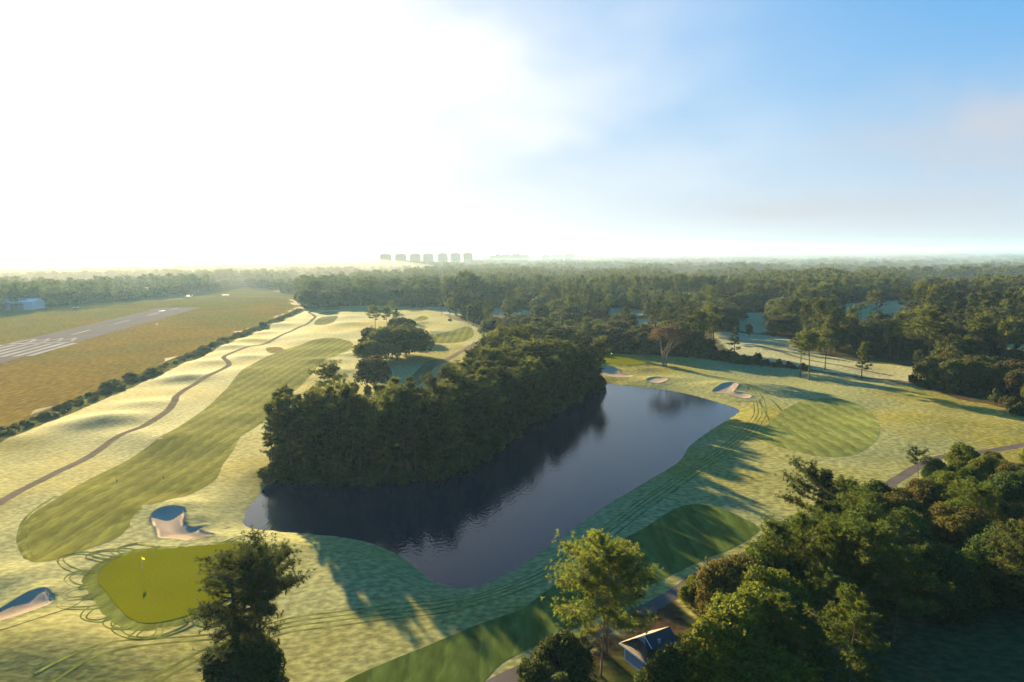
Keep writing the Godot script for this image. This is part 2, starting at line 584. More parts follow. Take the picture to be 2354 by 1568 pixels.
	for k in [[239, 968, 9.0, 1.9], [150, 985, 8.0, 1.1], [320, 930, 9.0, 1.2], [425, 872, 10.0, 1.9], [482, 834, 11.0, 1.7], [560, 822, 9.0, 1.2], [540, 798, 10.0, 1.6], [575, 783, 10.0, 1.7], [604, 765, 10.0, 1.7], [632, 748, 10.0, 1.6], [655, 733, 10.0, 1.5],
			[300, 1000, 8.0, 0.8], [60, 1010, 9.0, 1.0], [380, 1010, 6.0, 0.5], [700, 735, 10, 1.0], [790, 745, 12, 1.4], [800, 728, 12, 1.3], [835, 760, 9, 1.2], [740, 830, 9, 1.2], [800, 815, 8, 1.4], [780, 855, 7, 1.0],
			[960, 742, 10, 1.6], [990, 765, 9, 1.3], [1060, 745, 14, 1.4], [1480, 848, 7, 1.0], [1440, 828, 8, 0.8], [1560, 872, 9, 0.9], [1690, 890, 8, 1.1], [1640, 885, 6, 0.9], [1390, 850, 8, 0.9], [1500, 870, 6, 0.9], [1760, 890, 10, 0.5],
			[120, 1470, 9, 0.9], [40, 1500, 9, 1.0], [230, 1520, 8, 0.8], [360, 1165, 6, 0.8], [420, 1170, 5, 0.9], [460, 1195, 4, 0.7], [10, 1340, 6, 0.9], [110, 1375, 4, 0.8], [560, 1230, 8, 0.6], [700, 1250, 6, 0.5], [900, 1300, 5, 0.4], [1500, 1090, 6, 0.3]]:
		var p := at(k[0], k[1])
		knolls.append([p.x, p.z, float(k[2]), float(k[3]) * 0.8])

func ground_level(x: float, z: float) -> float:            # what the grid says there, by the same triangles
	var i := clampi(xs.bsearch(x) - 1, 0, xs.size() - 2)
	var j := clampi(zs.bsearch(z) - 1, 0, zs.size() - 2)
	var u := (x - xs[i]) / (xs[i + 1] - xs[i])
	var w := (z - zs[j]) / (zs[j + 1] - zs[j])
	var nx := xs.size()
	var a := hs[j * nx + i]
	var b := hs[j * nx + i + 1]
	var c := hs[(j + 1) * nx + i]
	var d := hs[(j + 1) * nx + i + 1]
	return a + (b - a) * u + (d - b) * w if u > w else a + (c - a) * w + (d - c) * u

func on_ground(px: float, py: float) -> Vector3:
	var p := at(px, py)
	return Vector3(p.x, ground_level(p.x, p.z), p.z)

func down(p: Vector2, lift := 0.0) -> Vector3:
	return Vector3(p.x, ground_level(p.x, p.y) + lift, p.y)

func each_near(poly: PackedVector2Array, reach: float, act: Callable) -> void:
	var b := bounds(poly).grow(reach)
	var nx := xs.size()
	for j in range(zs.bsearch(b.position.y), mini(zs.bsearch(b.end.y), zs.size())):
		for i in range(xs.bsearch(b.position.x), mini(xs.bsearch(b.end.x), nx)):
			var p := Vector2(xs[i], zs[j])
			var d := edge_distance(p, poly)
			var within := inside(p, poly)
			if within or d < reach:
				act.call(j * nx + i, -d if within else d)

func raise_land() -> void:
	xs = spread_axis(-150.0, 160.0, 1.3, -9000.0, 9000.0, 1.045)
	zs = spread_axis(-330.0, -62.0, 1.3, -10000.0, 400.0, 1.045)
	swell.seed = 11
	swell.frequency = 0.018
	swell.fractal_octaves = 2
	patch.seed = 4
	patch.frequency = 0.012
	patch.fractal_octaves = 4
	fleck.seed = 9
	fleck.frequency = 0.09
	fleck.fractal_octaves = 3
	var nx := xs.size()
	hs.resize(nx * zs.size())
	for j in zs.size():
		for i in nx:
			var far := clampf((1200.0 + zs[j]) / 700.0, 0.0, 1.0) * clampf((900.0 - absf(xs[i])) / 500.0, 0.0, 1.0)
			hs[j * nx + i] = (0.75 * swell.get_noise_2d(xs[i], zs[j]) + 0.035 * fleck.get_noise_2d(xs[i] * 1.7, zs[j] * 1.7)) * far
			if inside(Vector2(xs[i], zs[j]), airfield): hs[j * nx + i] = 0.0
	for k in knolls:
		var reach: float = k[2] * 2.2
		for j in range(zs.bsearch(k[1] - reach), zs.bsearch(k[1] + reach)):
			for i in range(xs.bsearch(k[0] - reach), xs.bsearch(k[0] + reach)):
				var q: float = Vector2((xs[i] - k[0]) * 0.8, zs[j] - k[1]).length_squared() / (k[2] * k[2])
				hs[j * nx + i] += k[3] * exp(-q * 1.4)
	for g in plateau:
		each_near(g[0], 5.0, func(n: int, d: float) -> void:
			var k := 1.0 - smoothstep(0.0, 5.0, d)
			hs[n] = lerpf(hs[n], g[1] + 0.25 * hs[n], k))
	each_near(pond, 8.0, func(n: int, d: float) -> void:
		if d <= 0.0:
			hs[n] = WATER + maxf(-2.5, d * 0.35)
		else:
			hs[n] = lerpf(WATER, maxf(hs[n], -0.4), smoothstep(-1.0, 8.0, d) ** 0.8))
	for b in bunkers:
		each_near(b, 2.2, func(n: int, d: float) -> void:
			hs[n] += 0.06 * exp(-absf(d)) if d > 0.0 else 0.06)

func turf_colour(x: float, z: float) -> Color:
	var p := Vector2(x, z)
	var a := patch.get_noise_2d(x, z)
	var b := fleck.get_noise_2d(x, z)
	var dew := Color(0.30, 0.32, 0.135)
	var dry := Color(0.33, 0.29, 0.06)
	var lush := Color(0.175, 0.195, 0.042)
	var c := dew.lerp(dry, clampf(0.28 + a * 1.5, 0.0, 1.0)).lerp(lush, clampf(b * 0.5 + a * 0.8 - 0.05, 0.0, 0.4))
	if inside(p, airfield):
		c = Color(0.15, 0.11, 0.04)
	elif not inside(p, course):
		var open := false
		for q in clearings:
			if inside(p, q):
				open = true
				break
		if open:
			c = Color(0.40, 0.41, 0.22).lerp(dry, clampf(a, 0.0, 0.5))
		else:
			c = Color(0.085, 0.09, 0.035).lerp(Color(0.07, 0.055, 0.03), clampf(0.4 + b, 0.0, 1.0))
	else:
		for q in woods_floor_and_lawn_shade:
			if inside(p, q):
				return Color(0.09, 0.09, 0.035)  # woods floor; on the right-hand corner lawn this dark tone paints in tree shade
		for q in straw:
			if inside(p, q):
				var k := clampf(0.55 + b * 1.6 + a, 0.0, 1.0)
				return Color(0.10, 0.11, 0.035).lerp(Color(0.10, 0.06, 0.035), k)
	return c

func lay_ground() -> void:
	var nx := xs.size()
	var nz := zs.size()
	var v := PackedVector3Array()
	var n := PackedVector3Array()
	var c := PackedColorArray()
	v.resize(nx * nz)
	n.resize(nx * nz)
	c.resize(nx * nz)
	var cut := {}
	for b in bunkers:                                          # the ground dips well under each bunker's own shaped face
		each_near(b, 1.2, func(k: int, _d: float) -> void: cut[k] = true)
	for j in nz:
		for i in nx:
			var k := j * nx + i
			var l := k - 1 if i > 0 else k
			var r := k + 1 if i < nx - 1 else k
			var u := k - nx if j > 0 else k
			var d := k + nx if j < nz - 1 else k
			v[k] = Vector3(xs[i], hs[k] - (1.6 if cut.has(k) else 0.0), zs[j])
			n[k] = Vector3(-(hs[r] - hs[l]) / maxf(0.1, xs[mini(i + 1, nx - 1)] - xs[maxi(i - 1, 0)]), 1.0, -(hs[d] - hs[u]) / maxf(0.1, zs[mini(j + 1, nz - 1)] - zs[maxi(j - 1, 0)])).normalized()
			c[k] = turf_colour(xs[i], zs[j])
	var idx := PackedInt32Array()
	for j in nz - 1:
		for i in nx - 1:
			var k := j * nx + i
			idx.append_array([k, k + 1, k + nx + 1, k, k + nx + 1, k + nx])
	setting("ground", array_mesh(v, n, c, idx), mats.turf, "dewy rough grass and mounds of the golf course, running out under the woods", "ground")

# a sheet that lies on the ground inside an outline
func drape(poly: PackedVector2Array, spacing: float, lift: float, tint: Callable, level = null, hole := PackedVector2Array(), sink := 0.03) -> ArrayMesh:
	var pts := poly.duplicate()
	pts.append_array(hole)
	var b := bounds(poly)
	var r := RandomNumberGenerator.new()
	r.seed = 5
	var row := 0
	var z := b.position.y
	while z < b.end.y:
		var x := b.position.x + (spacing * 0.5 if row % 2 else 0.0)
		while x < b.end.x:
			var p := Vector2(x + r.randf_range(-0.1, 0.1) * spacing, z + r.randf_range(-0.1, 0.1) * spacing)
			if inside(p, poly) and edge_distance(p, poly) > spacing * 0.35 and (hole.is_empty() or edge_distance(p, hole) > spacing * 0.35 and not inside(p, hole)):
				pts.append(p)
			x += spacing
		z += spacing * 0.87
		row += 1
	var tris := Geometry2D.triangulate_delaunay(pts)
	var idx := PackedInt32Array()
	for t in range(0, tris.size(), 3):
		var m := (pts[tris[t]] + pts[tris[t + 1]] + pts[tris[t + 2]]) / 3.0
		if inside(m, poly) and (hole.is_empty() or not inside(m, hole)):
			var s := (pts[tris[t + 1]] - pts[tris[t]]).cross(pts[tris[t + 2]] - pts[tris[t]])
			idx.append_array([tris[t], tris[t + 1], tris[t + 2]] if s > 0.0 else [tris[t], tris[t + 2], tris[t + 1]])
	var v := PackedVector3Array()
	var n := PackedVector3Array()
	var c := PackedColorArray()
	var h := func(p: Vector2) -> float: return level.call(p) if level != null else ground_level(p.x, p.y) + lift
	var rim := poly.size() if level == null else 0
	for i in pts.size():
		var p := pts[i]
		var y: float = h.call(p) - ((lift + sink if sink > 0.0 else -sink) if i < rim else 0.0)      # the rim sinks into the turf
		v.append(Vector3(p.x, y, p.y))
		var y0: float = h.call(p)
		n.append(Vector3(y0 - h.call(p + Vector2(0.5, 0)), 0.5, y0 - h.call(p + Vector2(0, 0.5))).normalized())
		c.append(tint.call(p))
	return array_mesh(v, n, c, idx)

# a strip along a line of ground points
func ribbon(line: PackedVector2Array, wide: float, lift: float, tint: Color, vary := 0.12, offset := 0.0) -> ArrayMesh:
	var v := PackedVector3Array()
	var n := PackedVector3Array()
	var c := PackedColorArray()
	var idx := PackedInt32Array()
	var across := 3 if wide < 1.0 else 5
	for i in line.size():
		var d := (line[mini(i + 1, line.size() - 1)] - line[maxi(i - 1, 0)]).normalized()
		var s := Vector2(-d.y, d.x)
		for k in across:
			var p := line[i] + s * (offset + wide * (float(k) / (across - 1) - 0.5) + fleck.get_noise_2d(line[i].x * 3.0 + k * 40, line[i].y * 3.0) * wide * 0.06)
			v.append(down(p, lift if k > 0 and k < across - 1 else minf(0.006, lift)))
			n.append(Vector3.UP)
			var g := 1.0 + vary * 2.0 * fleck.get_noise_2d(p.x * 2.0, p.y * 2.0)
			c.append(Color(tint.r * g, tint.g * g, tint.b * g))
	for i in line.size() - 1:
		for k in across - 1:
			var q := i * across + k
			idx.append_array([q, q + across, q + across + 1, q, q + across + 1, q + 1])
	return array_mesh(v, n, c, idx)

func join_ribbons(list: Array) -> ArrayMesh:
	var st := SurfaceTool.new()
	st.begin(Mesh.PRIMITIVE_TRIANGLES)
	for m in list:
		st.append_from(m, 0, Transform3D())
	return st.commit()

# ---------------------------------------------------------------- sky

func paint_sky() -> PanoramaSkyMaterial:
	var w := 1024
	var h := 512
	var im := Image.create(w, h, false, Image.FORMAT_RGBF)
	var n := FastNoiseLite.new()
	n.seed = 17
	n.frequency = 1.0
	n.fractal_octaves = 5
	var sun := Vector3(sin(deg_to_rad(SUN_AZIMUTH)) * cos(deg_to_rad(SUN_HEIGHT)), sin(deg_to_rad(SUN_HEIGHT)), -cos(deg_to_rad(SUN_AZIMUTH)) * cos(deg_to_rad(SUN_HEIGHT)))
	for y in h:
		var el := PI * (0.5 - (y + 0.5) / h)
		var deg := rad_to_deg(el)
		for x in w:
			var az := TAU * (x + 0.5) / w
			var d := Vector3(sin(az) * cos(el), sin(el), -cos(az) * cos(el))
			var g := rad_to_deg(acos(clampf(d.dot(sun), -1, 1)))
			var e := maxf(deg, 0.0)
			var blue := Vector3(0.15, 0.50, 0.84).lerp(Vector3(0.012, 0.245, 0.66), clampf(e / 30.0, 0, 1))
			var low := Vector3(0.64, 0.67, 0.68)
			var c := blue.lerp(low, exp(-pow(e / 8.5, 1.4)) * 0.95)
			var q := d / (absf(d.y) + 0.25)
			var veil := n.get_noise_3d(q.x * 0.8, q.y * 0.5, q.z * 0.8) + 0.3 * n.get_noise_3d(q.x * 2.7 + 7, q.y, q.z * 2.7)
			var off := wrapf(rad_to_deg(az) - SUN_AZIMUTH, -180.0, 180.0)
			var haze := exp(-pow(off / 36.0, 2.0) - pow((deg - 8.0) / 25.0, 2.0))
			var k := clampf(1.12 * haze + maxf(-0.1, 0.3 * veil) * smoothstep(0.03, 0.3, haze) * smoothstep(0.0, 8.0, e), 0.0, 1.0)
			c = c.lerp(Vector3(1.0, 0.985, 0.95), k)
			# single clouds: low grey banks away from the sun, pale ones nearer to it
			var lumps := n.get_noise_3d(d.x * 4.0 + 3, e * 0.16, d.z * 4.0) + 0.5 * n.get_noise_3d(d.x * 11.0, e * 0.4, d.z * 11.0)
			for cl in CLOUDS:
				var da: float = wrapf(rad_to_deg(az) - cl[0], -180.0, 180.0) / cl[2]
				var de: float = (e - cl[1]) / cl[3]
				var much := smoothstep(0.0, 1.15, exp(-da * da - de * de) + 0.55 * lumps * exp(-0.4 * (da * da + de * de)))
				c = c.lerp(Vector3(0.57, 0.58, 0.62) if cl[4] < 0.5 else Vector3(0.97, 0.98, 0.99), cl[5] * much)
			c += Vector3(1.0, 0.93, 0.8) * (1.3 * exp(-pow(g / 12.0, 2.0)))
			c /= SKY_SCALE
			im.set_pixel(x, y, Color(c.x, c.y, c.z))
	var m := PanoramaSkyMaterial.new()
	m.panorama = ImageTexture.create_from_image(im)
	return m

# ---------------------------------------------------------------- the scene

const EXPOSURE := 5.7
const SKY_SCALE := 4.9           # the sky is worked out in picture values and divided by this
const CLOUDS := [[37.0, 7.4, 11.0, 3.4, 0.0, 0.8], [27.0, 3.0, 13.0, 1.1, 0.0, 0.65], [-4.0, 14.5, 6.0, 3.6, 1.0, 0.75], [1.0, 10.0, 7.0, 2.5, 1.0, 0.6], [62.0, 5.0, 16.0, 2.5, 0.0, 0.6], [95.0, 9.0, 12.0, 3.0, 1.0, 0.6], [140.0, 6.0, 18.0, 2.4, 0.0, 0.5], [-70.0, 8.0, 12.0, 2.6, 1.0, 0.6], [-120.0, 5.0, 16.0, 2.0, 0.0, 0.5], [175.0, 12.0, 14.0, 4.0, 1.0, 0.6]]

func _ready() -> void:
	view = Basis(Vector3.RIGHT, deg_to_rad(-7.48)) * Basis(Vector3.BACK, deg_to_rad(-0.5))
	var cam := Camera3D.new()
	cam.name = "camera"
	add_child(cam)
	cam.transform = Transform3D(view, Vector3(0, EYE, 0))
	cam.fov = rad_to_deg(2.0 * atan(MID_Y / LENS))
	cam.near = 0.5
	cam.far = 40000.0
	var env := Environment.new()
	env.background_mode = Environment.BG_SKY
	env.sky = Sky.new()
	env.sky.sky_material = paint_sky()
	env.tonemap_mode = Environment.TONE_MAPPER_LINEAR
	env.tonemap_exposure = EXPOSURE
	env.sdfgi_enabled = true
	env.ssao_enabled = true
	env.ssil_enabled = true
	env.volumetric_fog_enabled = true
	env.volumetric_fog_density = 0.00008
	env.volumetric_fog_albedo = Color(0.64, 0.82, 1.0)
	env.volumetric_fog_anisotropy = 0.4
	var we := WorldEnvironment.new()
	we.name = "air"
	we.environment = env
	add_child(we)
	var sun := DirectionalLight3D.new()
	sun.name = "sun"
	add_child(sun)
	sun.rotation_degrees = Vector3(-SUN_HEIGHT, 180.0 - SUN_AZIMUTH, 0)
	sun.light_energy = 1.6
	sun.light_color = Color(1.0, 0.88, 0.64)
	sun.light_angular_distance = 0.5
	sun.shadow_enabled = true

	make_materials()
	lay_out()
	raise_land()
	lay_ground()
	lay_water()
	lay_turf()
	lay_paths()
	build_airfield()
	build_far_buildings()
	set_landmarks()
	near_trees()
	pond_row()
	middle_trees()
	right_woods()
	hedge()
	forest()
	small_things()
	name_crowds()
	mist()

func mist() -> void:
	var k := 0
	for q in [[60.0, 1400.0, Vector3(1750, 120, 1500), 0.0009, Color(0.98, 0.98, 0.95)], [985.0, 1900.0, Vector3(3000, 165, 2500), 0.00017, Color(0.86, 0.93, 1.0)], [2150.0, 2400.0, Vector3(3800, 106, 4200), 0.0004, Color(0.70, 0.85, 1.0)]]:
		var r := sight(q[0], 600.0)
		var p: Vector3 = Vector3(r.x, 0, r.z) / -r.z * q[1]
		var fog := FogVolume.new()
		fog.name = numbered("mist_bank")
		fog.shape = RenderingServer.FOG_VOLUME_SHAPE_ELLIPSOID
		fog.size = q[2]
		var m := FogMaterial.new()
		m.albedo = q[4]
		m.density = q[3]
		fog.material = m
		add_child(fog)
		fog.position = p
		tag(fog, ["pale sunlit mist over the woods beyond the airfield", "thin mist over the woods before the towers and hotel", "faint blue haze over the far right-hand woods"][k], "mist", "", "stuff")
		k += 1

func one(c: Color) -> Callable:
	return func(_p: Vector2) -> Color: return c

func mottled(c: Color, by := 0.35) -> Callable:
	return func(p: Vector2) -> Color:
		var k := 1.0 + by * (patch.get_noise_2d(p.x * 3.0, p.y * 3.0) + 0.6 * fleck.get_noise_2d(p.x, p.y))
		return Color(c.r * k, c.g * k, c.b * k)

func sheet(poly: PackedVector2Array, y: float) -> ArrayMesh:
	return drape(poly, 30.0, 0.0, one(Color.WHITE), func(_p: Vector2) -> float: return y)

func lay_water() -> void:
	var wide := PackedVector2Array()
	for q in Geometry2D.offset_polygon(pond, 5.0)[0]:
		wide.append(q)
	setting("pond_water", sheet(wide, WATER), mats.water, "dark long pond with faint ripples reflecting the tree row", "pond")
	var far := smooth(plan([1066, 832, 1078, 817, 1099, 808, 1108, 818, 1098, 830]), 2.0)
	setting("small_pond_water", drape(far, 4.0, 0.12, one(Color.WHITE)), mats.puddle, "small bright pond between the tree row and the cart path behind it", "pond")
	var sea := PackedVector2Array(coast)
	sea.append(Vector2(8900, -5600))
	sea.append(Vector2(8900, -9900))
	sea.append(Vector2(-8900, -9900))
	sea.append(Vector2(-8900, -900))
	var v := PackedVector3Array()
	for p in sea:
		v.append(Vector3(p.x, 1.2, p.y))
	var n := PackedVector3Array()
	n.resize(v.size())
	n.fill(Vector3.UP)
	var t := Geometry2D.triangulate_polygon(sea)
	t.reverse()
	setting("sea", array_mesh(v, n, PackedColorArray(), t), mats.puddle, "pale sea beyond the woods, lost in the morning glare", "sea")

func lay_turf() -> void:
	var fair := Color(0.185, 0.195, 0.04)
	var list := [
		["fairway", [60, 1292, 44, 1240, 70, 1188, 130, 1148, 200, 1103, 300, 1050, 400, 990, 470, 938, 520, 892, 560, 850, 620, 818, 700, 788, 755, 777, 795, 781, 812, 794, 788, 812, 740, 836, 716, 862, 686, 889, 640, 930, 600, 972, 553, 1006, 538, 1032, 512, 1068, 495, 1102, 444, 1133, 393, 1157, 342, 1181, 307, 1205, 273, 1239, 220, 1262, 110, 1300],
			"long olive mown fairway beside the cart path on the left", 2.2, fair, 0.5],
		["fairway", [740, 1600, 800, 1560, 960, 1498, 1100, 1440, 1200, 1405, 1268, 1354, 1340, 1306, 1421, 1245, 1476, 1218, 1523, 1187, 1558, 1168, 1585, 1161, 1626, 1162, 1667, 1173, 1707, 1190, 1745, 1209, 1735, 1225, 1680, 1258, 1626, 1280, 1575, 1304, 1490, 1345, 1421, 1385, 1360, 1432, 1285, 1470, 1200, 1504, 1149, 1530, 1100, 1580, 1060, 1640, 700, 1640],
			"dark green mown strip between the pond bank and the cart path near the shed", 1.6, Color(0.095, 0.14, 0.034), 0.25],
		["fairway", [1745, 998, 1768, 970, 1810, 935, 1865, 919, 1935, 922, 2000, 946, 2022, 988, 2005, 1022, 1958, 1046, 1888, 1050, 1820, 1036, 1764, 1018],
			"round olive patch of mown grass in the middle of the right-hand lawn", 2.0, Color(0.21, 0.245, 0.07), 0.35],
		["fairway", [966, 770, 1010, 768, 1075, 752, 1088, 770, 1060, 785, 1000, 788, 975, 782], "olive mown patch on the far fairway behind the round oaks", 3.0, fair, 0.4],
		["fairway", [932, 742, 968, 727, 985, 733, 960, 740], "narrow strip of mown turf beyond the three pines in mid course", 3.0, fair, 0.3],
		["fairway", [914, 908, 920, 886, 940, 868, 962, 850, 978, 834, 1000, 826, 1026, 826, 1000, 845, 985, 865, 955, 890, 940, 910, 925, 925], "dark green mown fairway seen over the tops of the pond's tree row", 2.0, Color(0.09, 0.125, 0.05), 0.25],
		["tee_box", [721, 744, 735, 731, 748, 728, 776, 727, 770, 737, 760, 745, 740, 747], "near and largest of the three dark tees at the end of the left course", 3.0, Color(0.12, 0.14, 0.045), 0.2],
		["tee_box", [733, 722, 748, 718, 776, 717, 772, 722, 750, 724], "middle one of the three dark tees at the end of the left course", 3.0, Color(0.12, 0.14, 0.045), 0.2],
		["tee_box", [742, 711, 755, 708, 779, 708, 776, 712, 752, 713], "farthest of the three dark tees, close under the woods", 3.0, Color(0.12, 0.14, 0.045), 0.2],
		["fairway", [612, 800, 640, 797, 652, 804, 640, 812, 618, 811], "small tawny dry patch at the far bend of the long fairway", 2.0, Color(0.16, 0.13, 0.03), 0.2],
	]
	for f in list:
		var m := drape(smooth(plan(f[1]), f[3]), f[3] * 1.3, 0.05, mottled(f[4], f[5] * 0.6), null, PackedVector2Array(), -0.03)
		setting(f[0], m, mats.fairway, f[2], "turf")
	# a collar of closer turf, then the greens
	for k in 2:
		var collar := Geometry2D.offset_polygon(greens[k], 2.2)[0]
		setting("green_collar", drape(collar, 1.6, 0.06, mottled(Color(0.15, 0.18, 0.04), 0.25)), mats.fairway,
			["olive collar with looping mower marks round the near green", "olive collar round the green at the pond's far end"][k], "turf")
		setting("putting_green", drape(greens[k], 1.6, 0.16, mottled(Color(0.132, 0.142, 0.006), 0.12), null, PackedVector2Array(), -0.06), mats.green,
			["bright yellow-green putting green behind the pair of pines", "bright yellow-green putting green at the far end of the pond"][k], "putting green")
	var names := ["kidney shaped sand bunker by the near corner of the pond", "sand bunker at the left edge below the near green", "sand bunker in front of the far green by the pond end",
		"small round bunker on the far bank of the pond", "two lobed sand bunker at the right shoulder of the pond"]
	for k in bunkers.size():
		var b: PackedVector2Array = bunkers[k]
		var big := k != 3
		var rim := Geometry2D.offset_polygon(b, 3.2)[0]
		var o := thing("sand_bunker", names[k], "bunker", Vector3.ZERO, 0.0, "sand bunkers of the course")
		var lip := func(p: Vector2) -> float: return ground_level(p.x, p.y) + 0.05 + 0.12 * exp(-edge_distance(p, b) * 1.2)
		part("grass_lip", drape(rim, 0.8, 0.0, func(p: Vector2) -> Color: return turf_colour(p.x, p.y), lip, b), mats.turf, o)
		var bowl := func(p: Vector2) -> float:
			var d := edge_distance(p, b) if inside(p, b) else 0.0
			return ground_level(p.x, p.y) + 0.15 - 0.2 * smoothstep(0.0, 0.35, d) - (0.24 if big else 0.18) * smoothstep(0.2, 2.6, d)
		part("sand", drape(b, 0.5, 0.0, mottled(Color(0.42, 0.34, 0.245), 0.25), bowl), mats.sand, o)

func track_line(pts: Array, step := 1.5) -> PackedVector2Array:
	return smooth(plan(pts), step, false)

func lay_paths() -> void:
	var tan_ := Color(0.21, 0.175, 0.125)
	for p in [[[-120, 1210, -20, 1170, 60, 1124, 120, 1091, 195, 1052, 260, 1012, 328, 982, 379, 951, 400, 927, 407, 910, 444, 886, 485, 866, 516, 847, 526, 838, 514, 827, 516, 818, 533, 811, 560, 802, 615, 787, 649, 770, 687, 751, 707, 744, 724, 729, 711, 719, 728, 710, 750, 706], 2.2,
			"brown cart path winding along the left side of the course", tan_],
			[[1000, 836, 1022, 828, 1053, 811, 1087, 794, 1121, 779, 1150, 768], 3.2, "short stretch of cart path behind the pond's tree row", tan_],
			[[1080, 1610, 1140, 1572, 1206, 1541, 1270, 1508, 1334, 1479, 1397, 1449, 1440, 1426, 1493, 1398, 1535, 1373, 1567, 1350, 1610, 1320, 1666, 1297, 1760, 1250, 1880, 1195, 1980, 1160, 2060, 1105, 2110, 1070, 2160, 1050, 2250, 1040, 2330, 1028, 2480, 1000], 2.3,
			"cracked grey cart path running past the shed into the right-hand woods", Color(0.14, 0.125, 0.12)],
			[[2060, 873, 2130, 890, 2200, 902, 2260, 914, 2310, 929, 2353, 947, 2420, 980], 2.6, "cart path along the edge of the right-hand thicket", Color(0.2, 0.16, 0.135)],
			[[1600, 800, 1680, 790, 1760, 800, 1842, 822, 1950, 845, 2050, 862], 2.4, "far cart path behind the row of bushes", Color(0.17, 0.15, 0.12)]]:
		setting("cart_path", ribbon(track_line(p[0], 1.2), p[1], 0.07, p[3]), mats.paved, p[2], "path")
	# wheel marks in the dew
	var marks := Node3D.new()
	marks.name = "wheel_marks"
	add_child(marks)
	tag(marks, "dark wheel and mower tracks left in the dew", "tracks", "", "structure")
	var wet := Color(0.175, 0.2, 0.05)
	var main := track_line([560, 1475, 660, 1441, 800, 1428, 950, 1412, 1050, 1395, 1200, 1347, 1300, 1292, 1400, 1222, 1500, 1150, 1600, 1080, 1700, 1010, 1745, 962, 1751, 935, 1738, 905, 1700, 880, 1620, 862], 0.8)
	for off in [-2.2, -1.1, 0.0, 1.3]:
		part("wheel_mark", ribbon(main, 0.34, 0.035, wet, 0.3, off), mats.fairway, marks)
	for t in [[80, 1568, 170, 1530, 260, 1497, 360, 1478, 480, 1460, 580, 1442], [120, 1585, 210, 1535, 290, 1508, 380, 1487, 490, 1470, 580, 1452],
			[300, 1590, 400, 1535, 470, 1495, 530, 1470, 600, 1450], [330, 1590, 420, 1540, 490, 1500, 545, 1476, 610, 1456]]:
		part("wheel_mark", ribbon(track_line(t, 0.8), 0.45, 0.035, wet, 0.3), mats.fairway, marks)
	for t in [[1775, 985, 1762, 950, 1745, 920], [60, 1290, 42, 1240, 66, 1185, 128, 1143], [75, 1285, 60, 1240, 84, 1192, 140, 1152], [1760, 1010, 1790, 985, 1800, 950, 1770, 915, 1730, 890]]:
		part("wheel_mark", ribbon(track_line(t, 0.8), 0.6, 0.06, wet, 0.3), mats.fairway, marks)
	# turning loops of the mower round the near green
	var r := RandomNumberGenerator.new()
	r.seed = 77
	var g: PackedVector2Array = greens[0]
	var c := Vector2.ZERO
	for p in g: c += p / g.size()
	var n := g.size()
	for i in 20:
		var k := int((i + r.randf() * 0.5) / 20.0 * n)
		var away := (g[k] - c).normalized()
		var along := Vector2(-away.y, away.x) * (1.0 if r.randf() < 0.5 else -1.0)
		var side := absf(away.x)
		if away.y < -0.5 and r.randf() < 0.35: continue
		var reach := r.randf_range(2.5, 4.5) + 4.0 * side * side * (r.randf() if away.x > 0 else 1.4 * r.randf() ** 2)
		var wide := r.randf_range(1.0, 2.0)
		var lean_ := along * r.randf_range(0.0, 2.5)
		for twin in 2:
			var w := wide + twin * 0.9
			var l := reach + twin * 0.5
			var loop := PackedVector2Array([g[k] - along * w, g[k] - along * w * 1.1 + away * l * 0.5 + lean_ * 0.4, g[k] - along * w * 0.6 + away * l * 0.92 + lean_, g[k] + away * l + along * w * 0.2 + lean_ * 1.1,
				g[k] + along * w * 0.9 + away * l * 0.8 + lean_, g[k] + along * w + away * l * 0.4 + lean_ * 0.7, g[k] + along * (w + 0.8)])
			part("mower_loop", ribbon(smooth(loop, 0.6, false), 0.22, 0.09 + 0.002 * (i % 3), wet, 0.3), mats.fairway, marks)

# ---------------------------------------------------------------- airfield

func airfield_colour(p: Vector2) -> Color:
	var a := patch.get_noise_2d(p.x, p.y)
	var c := Color(0.265, 0.185, 0.045).lerp(Color(0.185, 0.175, 0.045), clampf(0.18 + a * 1.3 + (-p.y - 330.0) / 420.0 + (-p.x - 250.0) / 400.0, 0.0, 1.0))
	return c.lerp(Color(0.16, 0.125, 0.045), clampf(fleck.get_noise_2d(p.x, p.y), 0.0, 0.4))

func along_runway(a: Vector2, d: Vector2, s: Vector2, u0: float, u1: float, v0: float, v1: float) -> PackedVector2Array:
	return PackedVector2Array([a + d * u0 + s * v0, a + d * u1 + s * v0, a + d * u1 + s * v1, a + d * u0 + s * v1])

func strip(poly: PackedVector2Array, lift: float, tint: Color, by := 0.12) -> ArrayMesh:
	return drape(smooth_edges(poly, 6.0), 8.0, lift, mottled(tint, by), null, PackedVector2Array(), -0.01)

func smooth_edges(poly: PackedVector2Array, step: float) -> PackedVector2Array:      # straight sides, more points
	var out := PackedVector2Array()
	for i in poly.size():
		var b := poly[(i + 1) % poly.size()]
		var m := maxi(1, int(poly[i].distance_to(b) / step))
		for k in m:
			out.append(poly[i].lerp(b, float(k) / m))
	return out

